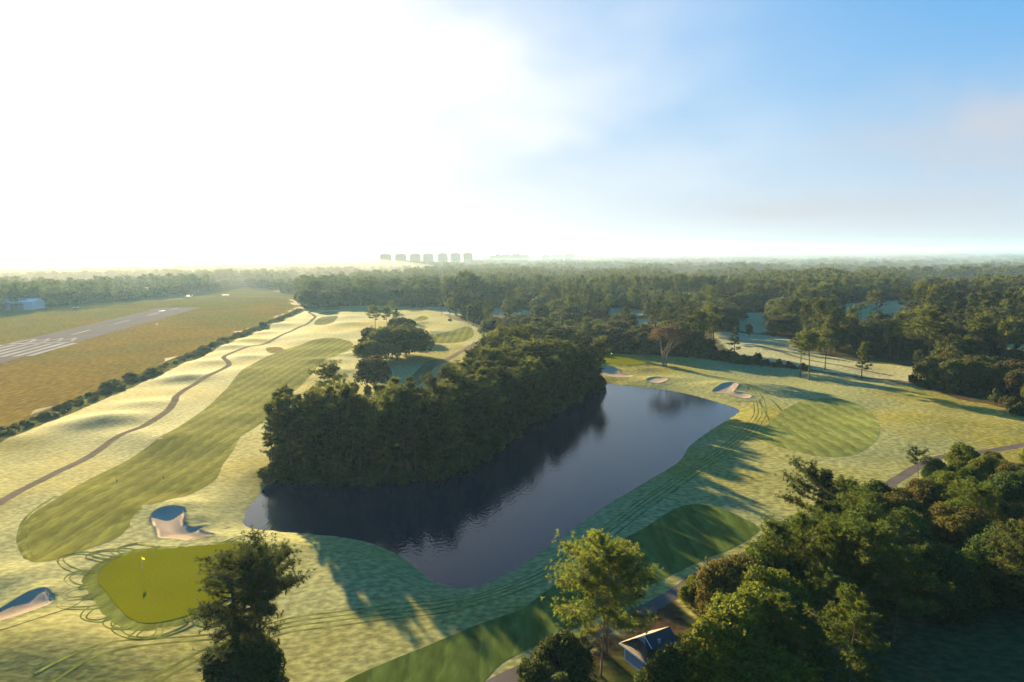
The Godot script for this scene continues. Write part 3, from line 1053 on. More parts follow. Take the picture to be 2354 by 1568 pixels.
func build_airfield() -> void:
	setting("airfield_grass", drape(smooth_edges(airfield, 14.0), 12.0, 0.05, airfield_colour), mats.dry_grass, "tawny rough grass of the airfield on both sides of the runway", "grass")
	var near := flat(at(0, 832))
	var far := flat(at(455, 707))
	var top := flat(at(102, 770))
	var d := (far - near).normalized()
	var s := Vector2(d.y, -d.x)
	if s.dot(top - near) < 0: s = -s
	var wide := (top - near).dot(s) + 0.0
	var long := (far - near).length()
	var o := setting("runway", strip(along_runway(near, d, s, -260, long, -3.0, wide), 0.14, Color(0.235, 0.205, 0.19)), mats.paved, "grey airfield runway with worn white markings", "runway")
	var white := Color(0.46, 0.43, 0.4)
	var a0 := (flat(at(73, 819)) - near).dot(d)
	var a1 := (flat(at(183, 789)) - near).dot(d)
	var m0 := (flat(at(73, 819)) - near).dot(s)
	var gap := (wide - 2.0 * m0) / 7.4
	for k in 8:
		if k != 4 or true:
			part("threshold_stripe", strip(along_runway(near, d, s, a0, a1, m0 + k * gap, m0 + k * gap + gap * 0.5), 0.18, white, 0.3), mats.paved, o)
	part("threshold_bar", strip(along_runway(near, d, s, a1 + 3.0, a1 + 6.5, 1.0, wide - 2.0), 0.18, white, 0.3), mats.paved, o)
	for k in 4:
		var mid := 3.0 + (k + 0.5) * (wide - 5.0) / 4.0
		for e in [-1.0, 1.0]:
			var tip := near + d * (a1 + 26.0) + s * mid
			var tail: Vector2 = near + d * (a1 + 10.0) + s * (mid + e * 4.5)
			var w := s * 0.9
			part("arrow_head", strip(PackedVector2Array([tip - w, tip + w, tail + w, tail - w]), 0.18, white, 0.3), mats.paved, o)
	for q in [[44.0, 26.0], [108.0, 28.0], [172.0, 26.0], [232.0, 24.0]]:
		part("centre_dash", strip(along_runway(near, d, s, a1 + q[0], a1 + q[0] + q[1], wide * 0.5 - 0.8, wide * 0.5 + 0.8), 0.18, white, 0.3), mats.paved, o)
	setting("taxiway", ribbon(track_line([300, 693, 380, 690, 450, 683, 520, 681, 600, 682, 680, 684], 8.0), 7.0, 0.14, Color(0.24, 0.21, 0.19)), mats.paved, "pale taxiway crossing the far end of the airfield", "taxiway")
	setting("service_track", ribbon(track_line([-60, 722, 90, 715, 190, 710, 330, 706, 455, 703], 8.0), 3.5, 0.14, Color(0.10, 0.09, 0.05)), mats.paved, "dark track across the airfield grass behind the runway", "track")
	for q in [[372, 715, 6.0, 2.2, "largest puddle, on the runway's far shoulder"], [413, 708, 3.5, 1.4, "small puddle near the far end of the runway"], [362, 711, 1.6, 1.0, "tiny puddle beside the largest one on the runway shoulder"], [360, 746, 2.0, 1.0, "tiny puddle at the near edge of the runway"]]:
		var c := flat(at(q[0], q[1]))
		var ring := PackedVector2Array()
		for k in 14:
			var w := TAU * k / 14
			ring.append(c + d * cos(w) * q[2] * (1 + 0.15 * sin(w * 3)) + s * sin(w) * q[3])
		var pud := part("puddle", drape(ring, 2.0, 0.2, one(Color.WHITE), null, PackedVector2Array(), -0.01), mats.puddle)
		tag(pud, q[4], "puddle", "puddles on the airfield", "structure")
	# hangar at the left edge
	var hp := on_ground(28, 712)
	var hangar := thing("hangar", "long pale blue metal hangar at the left edge of the airfield", "hangar", hp, 0.12)
	var body := Shape.new()
	body.tint = Color(0.42, 0.46, 0.52)
	body.box(Vector3(-32, 0, -14), Vector3(20, 7.2, 6))
	part("wall", body.done(), mats.paint, hangar)
	var roof := Shape.new()
	roof.tint = Color(0.55, 0.58, 0.63)
	roof.quad(Vector3(-33, 7.15, 6.8), Vector3(20.8, 7.15, 6.8), Vector3(20.8, 9.6, -4), Vector3(-33, 9.6, -4))
	roof.quad(Vector3(-33, 9.6, -4), Vector3(20.8, 9.6, -4), Vector3(20.8, 7.15, -14.8), Vector3(-33, 7.15, -14.8))
	roof.tri(Vector3(20.1, 7.2, 6.0), Vector3(20.1, 7.2, -14), Vector3(20.1, 9.4, -4))
	part("roof", roof.done(), mats.paint, hangar)
	for k in 3:
		var door := Shape.new()
		door.tint = Color(0.2, 0.25, 0.34)
		door.box(Vector3(-28 + k * 15, 0.05, 6.0), Vector3(-17 + k * 15, 5.4, 6.15))
		part("door", door.done(), mats.paint, hangar)
	for q in [[434, 684, 0.3, "white light aircraft parked on the taxiway, the left one of two"], [519, 682, -0.4, "pale light aircraft parked on the taxiway, nearer the woods"]]:
		light_aircraft(on_ground(q[0], q[1]), q[2], q[3])
	var van := thing("parked_car", "pale car parked among the trees beside the hangar", "car", on_ground(174, 708), 0.3)
	var b := Shape.new()
	b.tint = Color(0.7, 0.7, 0.68)
	b.box(Vector3(-2.2, 0.35, -0.9), Vector3(2.2, 0.95, 0.9))
	part("body", b.done(), mats.paint, van)
	b = Shape.new()
	b.tint = Color(0.1, 0.11, 0.12)
	b.box(Vector3(-1.4, 0.95, -0.8), Vector3(1.1, 1.5, 0.8))
	part("cabin", b.done(), mats.paint, van)
	for x in [-1.4, 1.4]:
		for z in [-0.8, 0.8]:
			b = Shape.new()
			b.tint = Color(0.03, 0.03, 0.03)
			b.tube([Vector3(x, 0.34, z - 0.1), Vector3(x, 0.34, z + 0.1)], [0.34, 0.34], 10)
			part("wheel", b.done(), mats.paint, van)

func light_aircraft(where: Vector3, turn: float, label: String) -> void:
	var o := thing("light_aircraft", label, "aircraft", where, turn, "light aircraft on the taxiway")
	var s := Shape.new()
	s.tint = Color(0.75, 0.75, 0.74)
	s.tube([Vector3(-3.9, 1.15, 0), Vector3(-3.5, 1.15, 0), Vector3(-1.6, 1.35, 0), Vector3(0.4, 1.4, 0), Vector3(3.8, 1.5, 0)], [0.12, 0.5, 0.65, 0.6, 0.14], 10)
	part("fuselage", s.done(), mats.paint, o)
	s = Shape.new()
	s.tint = Color(0.78, 0.78, 0.76)
	s.box(Vector3(-1.5, 2.0, -5.4), Vector3(0.05, 2.14, 5.4))
	part("wing", s.done(), mats.paint, o)
	s = Shape.new()
	s.tint = Color(0.7, 0.7, 0.7)
	s.box(Vector3(2.9, 1.5, -1.7), Vector3(3.8, 1.58, 1.7))
	s.box(Vector3(3.1, 1.58, -0.05), Vector3(3.9, 2.9, 0.05))
	part("tail", s.done(), mats.paint, o)
	for p in [[-2.8, 0.0], [-0.4, 1.1], [-0.4, -1.1]]:
		s = Shape.new()
		s.tint = Color(0.04, 0.04, 0.04)
		s.tube([Vector3(p[0], 0.25, p[1] - 0.09), Vector3(p[0], 0.25, p[1] + 0.09)], [0.25, 0.25], 10)
		part("wheel", s.done(), mats.paint, o)
		s = Shape.new()
		s.tint = Color(0.6, 0.6, 0.6)
		s.tube([Vector3(p[0], 0.3, p[1]), Vector3(p[0], 1.2, p[1] * 0.4)], [0.06, 0.06], 5)
		part("strut", s.done(), mats.paint, o)

# ---------------------------------------------------------------- buildings by the sea

func shore_point(px: float, depth: float) -> Vector3:
	var r := sight(px, 600.0)
	return Vector3(r.x, 0, r.z) / -r.z * depth

func block(called: String, label: String, where: Vector3, turn: float, wide: float, deep: float, h: float, storeys: int, hip: float, group := "", wall := Color(0.26, 0.22, 0.18)) -> Node3D:
	var o := thing(called, label, "apartment building", where, turn, group)
	var s := Shape.new()
	s.tint = wall
	s.box(Vector3(-wide / 2, 0, -deep / 2), Vector3(wide / 2, h, deep / 2))
	part("wall", s.done(), mats.paint, o)
	var fh := h / storeys
	var glass := Shape.new()
	glass.tint = Color(0.2, 0.19, 0.17)
	var rail := Shape.new()
	rail.tint = wall * 1.15
	var bays := int(maxf(4.0, wide / 6.5))
	for f in storeys:
		rail.box(Vector3(-wide / 2 - 1.4, f * fh - 0.2, -deep / 2 - 1.6), Vector3(wide / 2 + 1.4, f * fh + 0.75, deep / 2 + 1.6))
		for k in bays:
			var x := -wide / 2 + (k + 0.5) * wide / bays
			glass.box(Vector3(x - wide / bays * 0.32, f * fh + 0.9, deep / 2), Vector3(x + wide / bays * 0.32, f * fh + fh - 0.5, deep / 2 + 0.12))
	part("balcony_bands", rail.done(), mats.paint, o).set_meta("kind", "stuff")
	part("window_rows", glass.done(), mats.paint, o).set_meta("kind", "stuff")
	s = Shape.new()
	s.tint = Color(0.30, 0.23, 0.18)
	var e := 2.2
	var lo := [Vector3(-wide / 2 - e, h, deep / 2 + e), Vector3(wide / 2 + e, h, deep / 2 + e), Vector3(wide / 2 + e, h, -deep / 2 - e), Vector3(-wide / 2 - e, h, -deep / 2 - e)]
	var k2 := 0.45
	var hi := [Vector3(-wide / 2 * k2, h + hip, deep / 2 * k2), Vector3(wide / 2 * k2, h + hip, deep / 2 * k2), Vector3(wide / 2 * k2, h + hip, -deep / 2 * k2), Vector3(-wide / 2 * k2, h + hip, -deep / 2 * k2)]
	for i in 4:
		s.quad(lo[i], lo[(i + 1) % 4], hi[(i + 1) % 4], hi[i])
	s.quad(hi[0], hi[1], hi[2], hi[3])
	s.quad(lo[3], lo[2], lo[1], lo[0])
	part("roof", s.done(), mats.paint, o)
	return o

func build_far_buildings() -> void:
	var order := ["first and nearest", "second", "third", "middle", "fifth", "sixth", "last and rightmost"]
	var px := [886.5, 921, 954, 984, 1017, 1046, 1074.5]
	for k in 7:
		var dep := 1930.0 + k * 42.0
		var p := shore_point(px[k], dep)
		var tower := block("apartment_tower", "hazy pale seaside tower, %s of the row of seven" % order[k], p, 0.12, 30.0, 24.0, height_to(p, 584.6 - k * 0.35) - 1.0, 11, 3.0, "row of seven apartment towers by the sea")
		var s := Shape.new()
		s.tint = Color(0.4, 0.34, 0.27)
		var hh := height_to(p, 583.0 - k * 0.3)
		s.box(Vector3(-5, hh - 3.5, -4), Vector3(5, hh + 0.8, 4))
		part("roof_house", s.done(), mats.paint, tower)
	var hp := shore_point(1171, 2480)
	var hotel := block("hotel", "long hazy hotel block with little roof towers, right of the seven towers", hp, 0.0, 143.0, 24.0, height_to(hp, 587.4), 9, 2.0, "", Color(0.27, 0.23, 0.19))
	for q in [[-44, 6.0, 8.0], [-8, 3.5, 11.0], [17, 3.5, 11.5], [32, 8.0, 9.5]]:
		var s := Shape.new()
		s.tint = Color(0.4, 0.32, 0.25)
		var y := height_to(hp, 587.4)
		s.box(Vector3(q[0] - q[1], y, -5), Vector3(q[0] + q[1], y + q[2] * 0.6, 5))
		for i in 4:
			var w := [Vector3(-q[1] - 1, 0, 6), Vector3(q[1] + 1, 0, 6), Vector3(q[1] + 1, 0, -6), Vector3(-q[1] - 1, 0, -6)]
			s.tri(Vector3(q[0], y + q[2] * 0.6, 0) + w[i], Vector3(q[0], y + q[2] * 0.6, 0) + w[(i + 1) % 4], Vector3(q[0], y + q[2], 0))
		part("roof_tower", s.done(), mats.paint, hotel)
	var i2 := 0
	for q in [[1252.5, 18.0, 585.5, 2560], [1280.5, 26.0, 584.5, 2580], [1308.5, 26.0, 583.8, 2600]]:
		var p := shore_point(q[0], q[3])
		block("apartment_block", "hazy %s of the three stepped blocks right of the hotel" % ["left and narrowest", "middle", "right and tallest"][i2], p, 0.1, q[1] * q[3] / LENS - 3.0, 22.0, height_to(p, q[2]) - 2.0, 9, 3.0, "three stepped blocks")
		i2 += 1
	i2 = 0
	for q in [[1336, 27.0, 588.4], [1374, 46.0, 587.8]]:
		var p := shore_point(q[0], 2900)
		block("low_block", ["short flat roofed block right of the three stepped blocks", "longest flat roofed low block, last by the sea before open woods"][i2], p, 0.0, q[1] * 2900 / LENS, 20.0, height_to(p, q[2]), 7, 0.6)
		i2 += 1
	i2 = 0
	for q in [[1980, 22, 578.2], [2002, 16, 577.6], [2028, 34, 578.8], [2068, 30, 578.6]]:
		var p := shore_point(q[0], 4150)
		block("distant_block", "faint block on the right horizon, %s of four" % ["first from the left", "second and tallest", "third and widest", "fourth, by the mast"][i2], p, 0.0, q[1] * 4150 / LENS, 24.0, height_to(p, q[2]), 10, 1.0, "faint blocks on the horizon")
		i2 += 1
	i2 = 0
	for q in [[2083, 571.5, 4000], [2129, 575.0, 4000], [2151, 570.5, 4000], [45, 608.0, 1400], [215, 607.0, 1450]]:
		var p := shore_point(q[0], q[2])
		var h := height_to(p, q[1])
		var mast := thing("radio_mast", ["water tower like mast on the right horizon", "short flat topped mast on the right horizon", "thin tall mast at the right horizon", "thin mast on the horizon above the hangar", "thin mast over the woods left of the sun's glare"][i2], "mast", p, 0.0, "masts on the horizon")
		var s := Shape.new()
		s.tint = Color(0.3, 0.3, 0.32)
		var g := 0.0008 * float(q[2])
		s.tube([Vector3.ZERO, Vector3(0, h, 0)], [g, g * 0.6], 6)
		part("pole", s.done(), mats.paint, mast)
		s = Shape.new()
		s.tint = Color(0.32, 0.32, 0.34)
		var w: float = [3.2, 6.0, 0.9, 0.5, 0.5][i2]
		s.tube([Vector3(0, h * 0.93 - w * 0.5, 0), Vector3(0, h * 0.95, 0), Vector3(0, h, 0)], [w * 0.4, w, w * 0.6], 8)
		part("head", s.done(), mats.paint, mast)
		i2 += 1

# ---------------------------------------------------------------- planting

const PINE_GREEN := Color(0.09, 0.108, 0.028)
const OAK_GREEN := Color(0.084, 0.096, 0.026)

var protos := {}

func proto(key: String, called: String, category: String, made: Array, needles: bool) -> void:
	var o := Node3D.new()
	o.set_meta("kind_name", called)
	o.set_meta("category", category)
	part("trunk", made[0], mats.bark, o)
	part("crown", made[1], mats.needles if needles else mats.leaves, o)
	protos[key] = o

func make_protos() -> void:
	var k := 0
	for o in [{h = 18.0, base = 0.3, spread = 3.3, limbs = 40, tufts = 17, top = 0.35}, {h = 18.0, base = 0.55, spread = 4.4, limbs = 28, tufts = 24, top = 0.95, lopsided = 0.35},
			{h = 18.0, base = 0.42, spread = 3.8, limbs = 30, tufts = 19, top = 0.7, gaps = 0.35, lopsided = 0.4}, {h = 18.0, base = 0.25, spread = 2.9, limbs = 40, tufts = 16, top = 0.2},
			{h = 18.0, base = 0.38, spread = 4.2, limbs = 34, tufts = 20, top = 0.6, gaps = 0.25, lean = 0.06, vine = 1.2}]:
		o.merge({size = 0.85, blades = 10, width = 0.2, col = [PINE_GREEN, PINE_GREEN * 1.1, Color(0.055, 0.062, 0.022), Color(0.045, 0.062, 0.024), Color(0.06, 0.07, 0.02)][k]})
		proto("pine%d" % k, ["pine_tree", "umbrella_pine", "open_pine", "slender_pine", "creeper_clad_pine"][k], "pine tree", pine(100 + k, o), true)
		k += 1
	k = 0
	for o in [{h = 12.0, width = 14.0, bare = 0.1, lobes = 15}, {h = 14.0, width = 11.0, bare = 0.14, lobes = 14}, {h = 10.0, width = 9.0, bare = 0.12, lobes = 11}, {h = 13.0, width = 8.0, bare = 0.03, lobes = 13}, {h = 12.0, width = 12.0, bare = 0.12, lobes = 18}]:
		o.merge({size = 0.62, cover = 1.5, col = [OAK_GREEN, OAK_GREEN * 1.15, Color(0.055, 0.058, 0.02), Color(0.056, 0.07, 0.02), Color(0.06, 0.056, 0.025)][k]})
		proto("oak%d" % k, "oak_tree", "oak tree", broadleaf(200 + k, o), false)
		k += 1
	for j in 4:
		var col: Color = [Color(0.05, 0.062, 0.02), Color(0.06, 0.078, 0.024), Color(0.048, 0.056, 0.022), Color(0.066, 0.064, 0.024)][j]
		proto("bush%d" % j, "bush", "bush", [stems(300 + j, 3.0, 4.0, 5), thicket(310 + j, 4.6, 3.2, 9, 0.42, 1.25, col)], false)
	for j in 4:
		proto("scrub%d" % j, "scrub_bush", "bush", [stems(360 + j, 3.0, 4.0, 5), thicket(370 + j, 5.2, 3.2, 14, 0.34, 0.9, [Color(0.12, 0.125, 0.04), Color(0.10, 0.12, 0.04), Color(0.14, 0.135, 0.05), Color(0.09, 0.11, 0.04)][j])], false)
	for j in 4:                                                # near thickets, finer leaved
		var col: Color = [Color(0.075, 0.112, 0.016), Color(0.115, 0.14, 0.018), Color(0.05, 0.085, 0.022), Color(0.10, 0.092, 0.022)][j]
		proto("vine%d" % j, "vine_thicket", "vine thicket", [stems(320 + j, 8.0, 7.0, 6), thicket(330 + j, 8.0, 8.5, 34, 0.23, 1.1, col)], false)
	for j in 3:
		proto("nearpine%d" % j, "pine_tree", "pine tree", pine(340 + j, {h = 13.0, base = [0.3, 0.4, 0.28][j], spread = [4.2, 4.6, 3.6][j], limbs = 52, tufts = 44, size = 0.48, blades = 12, width = 0.075, top = [0.6, 0.85, 0.45][j], twigs = true, col = Color(0.08, 0.11, 0.018), lopsided = 0.3}), true)

func plant(key: String, label: String, p: Vector3, r: RandomNumberGenerator, h: float, widen := 1.0, group := "") -> Node3D:
	var o: Node3D = protos[key]
	var natural: float = {"p": 18.0, "o": 12.0, "b": 3.2, "s": 3.2, "v": 8.5, "n": 13.0}[key[0]]
	if key[0] == "o": natural = [12.0, 14.0, 10.0, 13.0, 12.0][int(key[3])]
	var s := h / natural
	return again(o, label, p - Vector3(0, 0.1, 0), r.randf() * TAU, Vector3(s * widen, s, s * widen), group)

var waiting := []           # things of a crowd, labelled at the end by the landmark that they stand nearest to
var landmarks := []

func crowd(key: String, look: String, p: Vector3, r: RandomNumberGenerator, h: float, widen: float, group: String) -> void:
	var c := view.transposed() * (p - Vector3(0, EYE, 0))
	var t := view.transposed() * (p + Vector3(0, h, 0) - Vector3(0, EYE, 0))
	var x := MID_X + LENS * c.x / -c.z
	if c.z > -20.0 or x < -130.0 or x > 2353.0 + 130.0 or MID_Y - LENS * t.y / -t.z > 1575.0:
		r.randf()
		return
	waiting.append([plant(key, "", p, r, h, widen, group), look, flat(p), group])

const NTH := ["nearest it", "second nearest", "third nearest", "fourth nearest", "fifth nearest", "sixth nearest", "seventh nearest", "eighth nearest", "ninth nearest", "tenth nearest", "eleventh nearest", "twelfth nearest", "thirteenth nearest", "fourteenth nearest", "fifteenth nearest", "sixteenth nearest", "seventeenth nearest", "eighteenth nearest", "nineteenth nearest", "twentieth nearest"]

func name_crowds() -> void:
	var heaps := {}
	for w in waiting:
		var best := 1e9
		var mark := []
		for m in landmarks:
			if not str(m[2]) in str(w[3]): continue
			var d: float = (w[2] as Vector2).distance_to(m[0])
			if d < best:
				best = d
				mark = m
		var from: Vector2 = w[2] - mark[0]
		var out_: Vector2 = (mark[0] as Vector2).normalized()
		var u := from.dot(out_)
		var s := from.dot(Vector2(-out_.y, out_.x))
		var way: String = ("beyond" if u > 0 else "before") if absf(u) > absf(s) else ("right of" if s > 0 else "left of")
		var key := "%s %s %s" % [w[1], way, mark[1]]
		if not heaps.has(key): heaps[key] = []
		heaps[key].append([best, w[0]])
	for key in heaps:
		var l: Array = heaps[key]
		l.sort_custom(func(a: Array, b: Array) -> bool: return a[0] < b[0])
		for i in l.size():
			(l[i][1] as Node).set_meta("label", key if l.size() == 1 else "%s, %s" % [key, NTH[i] if i < NTH.size() else "farther off"])

func set_landmarks() -> void:
	for m in [[570, 1180, "the pond's left tip", "pond"], [750, 1095, "the pond's reflected tree tips", "pond"], [762, 945, "the broad pine", "pond"], [888, 985, "the flat topped pine", "pond"], [960, 1095, "the pond's dark middle bank", "pond"], [1086, 818, "the small bright pond", "pond"], [1384, 880, "the far green's pond corner", "pond"], [1200, 980, "the straight far bank", "pond"], [1000, 840, "the far dark fairway", "pond"], [913, 832, "the largest round oak", "pond"], [862, 898, "the nearest round oak", "pond"], [1395, 850, "the far green's bunker", "pond"], [1053, 811, "the far cart path", "pond"], [1240, 870, "the row's high back", "pond"], [660, 1050, "the row's left back corner", "pond"], [850, 1040, "the row's low back", "pond"], [1300, 930, "the far bank's end", "pond"],
			[1435, 1519, "the shed", "right-hand woods"], [1882, 1262, "the ragged pine", "right-hand woods"], [2110, 1096, "the small leaning pine", "right-hand woods"], [2014, 1182, "the small flat crowned tree", "right-hand woods"], [2362, 1432, "the right edge pine", "right-hand woods"], [1700, 1430, "the small front pine", "right-hand woods"], [2240, 1200, "the vine canopy's crest", "right-hand woods"], [1900, 1520, "the dark lower corner", "right-hand woods"],
			[1404, 827, "the far green", "far green"], [1527, 843, "the russet tree", "far green"], [1683, 757, "the lone round oak", "far green"], [1859, 871, "the three tall pines", "far green"], [1650, 830, "the gap left of the bushes", "far green"], [1481, 818, "the bright round tree", "far green"], [1980, 869, "the broad low branched pine", "far green"], [2094, 818, "the tall flat topped pine", "far green"],
			[2104, 880, "the slim pine", "thicket"], [2353, 947, "the path's right end", "thicket"], [2262, 792, "the dark column tree", "thicket"],
			[0, 1003, "the left picture edge", "hedge"], [407, 915, "the path's lower bend", "hedge"], [520, 835, "the path's hairpin", "hedge"], [183, 789, "the runway stripes", "hedge"], [455, 707, "the runway's far end", "hedge"], [748, 740, "the nearest dark tee", "hedge"], [604, 765, "the far mounds", "hedge"],
			[28, 712, "the hangar", "of the woods"], [434, 684, "the left aircraft", "of the woods"], [519, 682, "the right aircraft", "of the woods"], [760, 710, "the farthest dark tee", "of the woods"], [903, 733, "the mid course pines", "of the woods"], [1034, 738, "the lone far pine", "of the woods"], [1117, 757, "the far fairway pine", "of the woods"], [1086, 818, "the small bright pond", "of the woods"], [1240, 780, "the tree row's far end", "of the woods"], [1430, 718, "the left clearing", "of the woods"], [1516, 736, "the dome shaped oak", "of the woods"], [1572, 756, "the creeper hung pines", "of the woods"], [1404, 800, "the far green", "of the woods"],
			[1683, 757, "the lone round oak", "of the woods"], [1722, 774, "the cone shaped evergreen", "of the woods"], [1862, 762, "the tall pine clump", "of the woods"], [1979, 735, "the small umbrella pine", "of the woods"], [1980, 869, "the broad low branched pine", "of the woods"], [2094, 818, "the tall flat topped pine", "of the woods"], [2262, 792, "the dark column tree", "of the woods"], [2290, 700, "the far right clearing", "of the woods"], [2030, 705, "the far bright clearing", "of the woods"], [2330, 870, "the thin edge pine", "of the woods"], [1650, 690, "the tall wood's near foot", "of the woods"], [1590, 690, "the stand's right shoulder", "of the woods"], [1500, 690, "the stand's middle", "of the woods"]]:
		landmarks.append([flat(at(m[0], m[1])), m[2], m[3]])

func near_trees() -> void:
	make_protos()
	# the pair of pines in front of the green
	var p := on_ground(545, 1546)
	tree("pine_tree", pine(11, {h = height_to(p, 1250) * 0.9, base = 0.36, peak = 0.55, spread = 4.7, limbs = 58, tufts = 56, size = 0.5, blades = 15, width = 0.055, top = 1.0, twigs = true, gaps = 0.2, col = Color(0.052, 0.066, 0.018), girth = 0.03, lean = 0.0, lopsided = 0.5, vine = 2.0, bark = Color(0.05, 0.05, 0.03)}), true,
		"thick trunked pine in front of the near green, left of the close pair", p, 0.4)
	p = on_ground(603, 1538)
	tree("pine_tree", pine(19, {h = height_to(p, 1256) * 0.9, base = 0.6, peak = 0.6, spread = 3.8, limbs = 40, tufts = 66, size = 0.5, blades = 15, width = 0.055, top = 0.95, twigs = true, gaps = 0.05, col = Color(0.05, 0.072, 0.018), girth = 0.017, lean = 0.0, vine = 0.3}), true,
		"slimmer pine in front of the near green, right of the close pair", p, 2.0)
	p = on_ground(622, 1530)
	tree("small_pine", pine(23, {h = height_to(p, 1395), base = 0.3, spread = 4.0, limbs = 24, tufts = 26, size = 0.46, blades = 12, width = 0.055, top = 0.8, twigs = true, gaps = 0.3, col = Color(0.055, 0.07, 0.02), lopsided = 0.6}), true,
		"low open pine sapling right of the pair of pines", p, 5.2)
	var q := [[522, 1550, 5.6, 4.2], [585, 1546, 6.4, 5.4], [625, 1552, 5.4, 5.2], [550, 1580, 6.0, 3.8], [605, 1590, 6.0, 3.8]]
	for k in q.size():
		var o := thing("understory_bush", ["bush at the left foot of the pair of pines", "tall bush between the two pine trunks", "dark bush right of the slimmer pine trunk", "low bush in front of the thick pine trunk", "lowest bush before the pair of pines"][k], "bush", on_ground(q[k][0], q[k][1]), k * 1.3, "bushes under the pair of pines")
		part("stem", stems(40 + k, q[k][3], q[k][2], 4), mats.bark, o)
		part("crown", thicket(50 + k, q[k][2], q[k][3], 9, 0.26, 1.3, Color(0.05, 0.068, 0.018)), mats.leaves, o)
	var names := ["palmetto left of the pines, in the sun", "palmetto below the thick pine's trunk", "palmetto in the middle under the pines", "palmetto at the right below the pines", "palmetto low in front of the bushes", "palmetto at the far left of the clump"]
	var pal := [[497, 1552], [528, 1566], [565, 1572], [618, 1566], [590, 1590], [488, 1570]]
	for k in pal.size():
		var b := on_ground(pal[k][0], pal[k][1])
		var o := thing("palmetto", names[k], "palmetto", b, k * 0.9, "palmettos under the pair of pines")
		var s := Shape.new()
		s.tint = Color(0.08, 0.06, 0.04)
		s.tube([Vector3.ZERO, Vector3(0.05, 1.1, 0), Vector3(0, 2.0, 0)], [0.2, 0.17, 0.14], 6)
		part("trunk", s.done(), mats.bark, o)
		var head := part("fronds", fronds(60 + k, 22, 2.0, Color(0.07, 0.09, 0.035)), mats.leaves, o)
		head.position.y = 1.9
	# the sunlit pine over the shed
	p = on_ground(1395, 1510)
	tree("pine_tree", pine(31, {h = height_to(p, 1264), base = 0.27, spread = 6.0, limbs = 80, tufts = 84, size = 0.44, blades = 16, width = 0.065, top = 0.85, twigs = true, gaps = 0.08, col = Color(0.15, 0.185, 0.024), lopsided = 0.25, bark = Color(0.17, 0.11, 0.075), lean = 0.015}), true,
		"bright green pine with a bare trunk standing beside the shed", p, 1.2)
	var pole := thing("utility_pole", "thin bare wooden pole in front of the bright pine by the shed", "pole", on_ground(1381, 1556))
	var s := Shape.new()
	s.tint = Color(0.2, 0.14, 0.1)
	s.tube([Vector3.ZERO, Vector3(0.12, 3.0, 0), Vector3(0.35, 6.6, -0.1)], [0.14, 0.12, 0.09], 7)
	part("shaft", s.done(), mats.bark, pole)
	s = Shape.new()
	s.tint = Color(0.12, 0.09, 0.07)
	s.box(Vector3(0.2, 6.2, -0.14), Vector3(0.5, 6.35, 0.0))
	part("cap", s.done(), mats.bark, pole)
	# bushes along the path and round the shed
	var around := [[1290, 1572, 8.0, 5.6, 0.05, "dark round bush left of the bright pine, at the bottom of the picture"], [1238, 1580, 4.5, 3.8, 0.06, "smaller bush at the left flank of the dark round bush"], [1284, 1625, 3.6, 4.6, 0.09, "yellow-green bush top at the bottom edge below the dark bush"],
		[1560, 1590, 6.8, 5.6, 0.055, "large dark bush before the shed's right corner"], [1508, 1594, 4.6, 4.4, 0.062, "grey-green bush against the shed's blue wall"], [1622, 1560, 6.0, 5.2, 0.05, "broad dark bush right of the shed"], [1537, 1514, 3.0, 3.4, 0.05, "small dark bush at the far end of the shed roof"]]
	for k in around.size():
		var a: Array = around[k]
		var o := thing("bush", a[5], "bush", on_ground(a[0], a[1]), k * 1.1, "bushes round the shed")
		part("stem", stems(70 + k, a[3], a[2], 4), mats.bark, o)
		part("crown", thicket(80 + k, a[2], a[3], 14, 0.26, 1.35, Color(a[4], a[4] * 1.35, a[4] * 0.38)), mats.leaves, o)
	var fan := thing("palmetto", "palmetto with pale fronds right of the dark round bush", "palmetto", on_ground(1334, 1545), 0.4)
	var trunk := Shape.new()
	trunk.tint = Color(0.09, 0.07, 0.05)
	trunk.tube([Vector3.ZERO, Vector3(0, 2.2, 0)], [0.22, 0.16], 6)
	part("trunk", trunk.done(), mats.bark, fan)
	part("fronds", fronds(95, 26, 2.3, Color(0.10, 0.12, 0.05)), mats.leaves, fan).position.y = 2.2
	build_shed()
	# trees of the right-hand woods that stand out
	p = on_ground(1882, 1262)
	tree("snag_pine", pine(41, {h = height_to(p, 1090), base = 0.42, spread = 5.0, limbs = 34, tufts = 60, size = 0.6, blades = 14, width = 0.09, top = 0.75, twigs = true, gaps = 0.22, col = Color(0.06, 0.078, 0.022), lopsided = 0.4, vine = 4.0, lean = 0.02, girth = 0.022}), true,
		"ragged pine hung with creepers that towers over the right-hand woods", p, 3.4)
	p = on_ground(2110, 1096)
	tree("small_pine", pine(43, {h = height_to(p, 1040), base = 0.5, spread = 2.4, limbs = 22, tufts = 22, size = 0.42, blades = 12, width = 0.075, top = 0.9, twigs = true, col = Color(0.055, 0.075, 0.022), lean = 0.12}), true,
		"small leaning pine alone by the bend of the right-hand path", p, 2.5)
	p = on_ground(2014, 1182)
	tree("small_oak", broadleaf(45, {h = height_to(p, 1118), width = 5.5, bare = 0.4, lobes = 9, size = 0.3, cover = 1.0, col = Color(0.07, 0.075, 0.026)}), false,
		"small flat crowned tree at the edge of the woods below the leaning pine", p, 0.7)
	p = on_ground(2362, 1432)
	tree("pine_tree", pine(47, {h = height_to(p, 1225), base = 0.3, spread = 5.0, limbs = 56, tufts = 48, size = 0.46, blades = 14, width = 0.07, top = 0.8, twigs = true, gaps = 0.1, col = Color(0.085, 0.105, 0.026)}), true,
		"bright green pine cut by the right edge of the picture", p, 0.3)

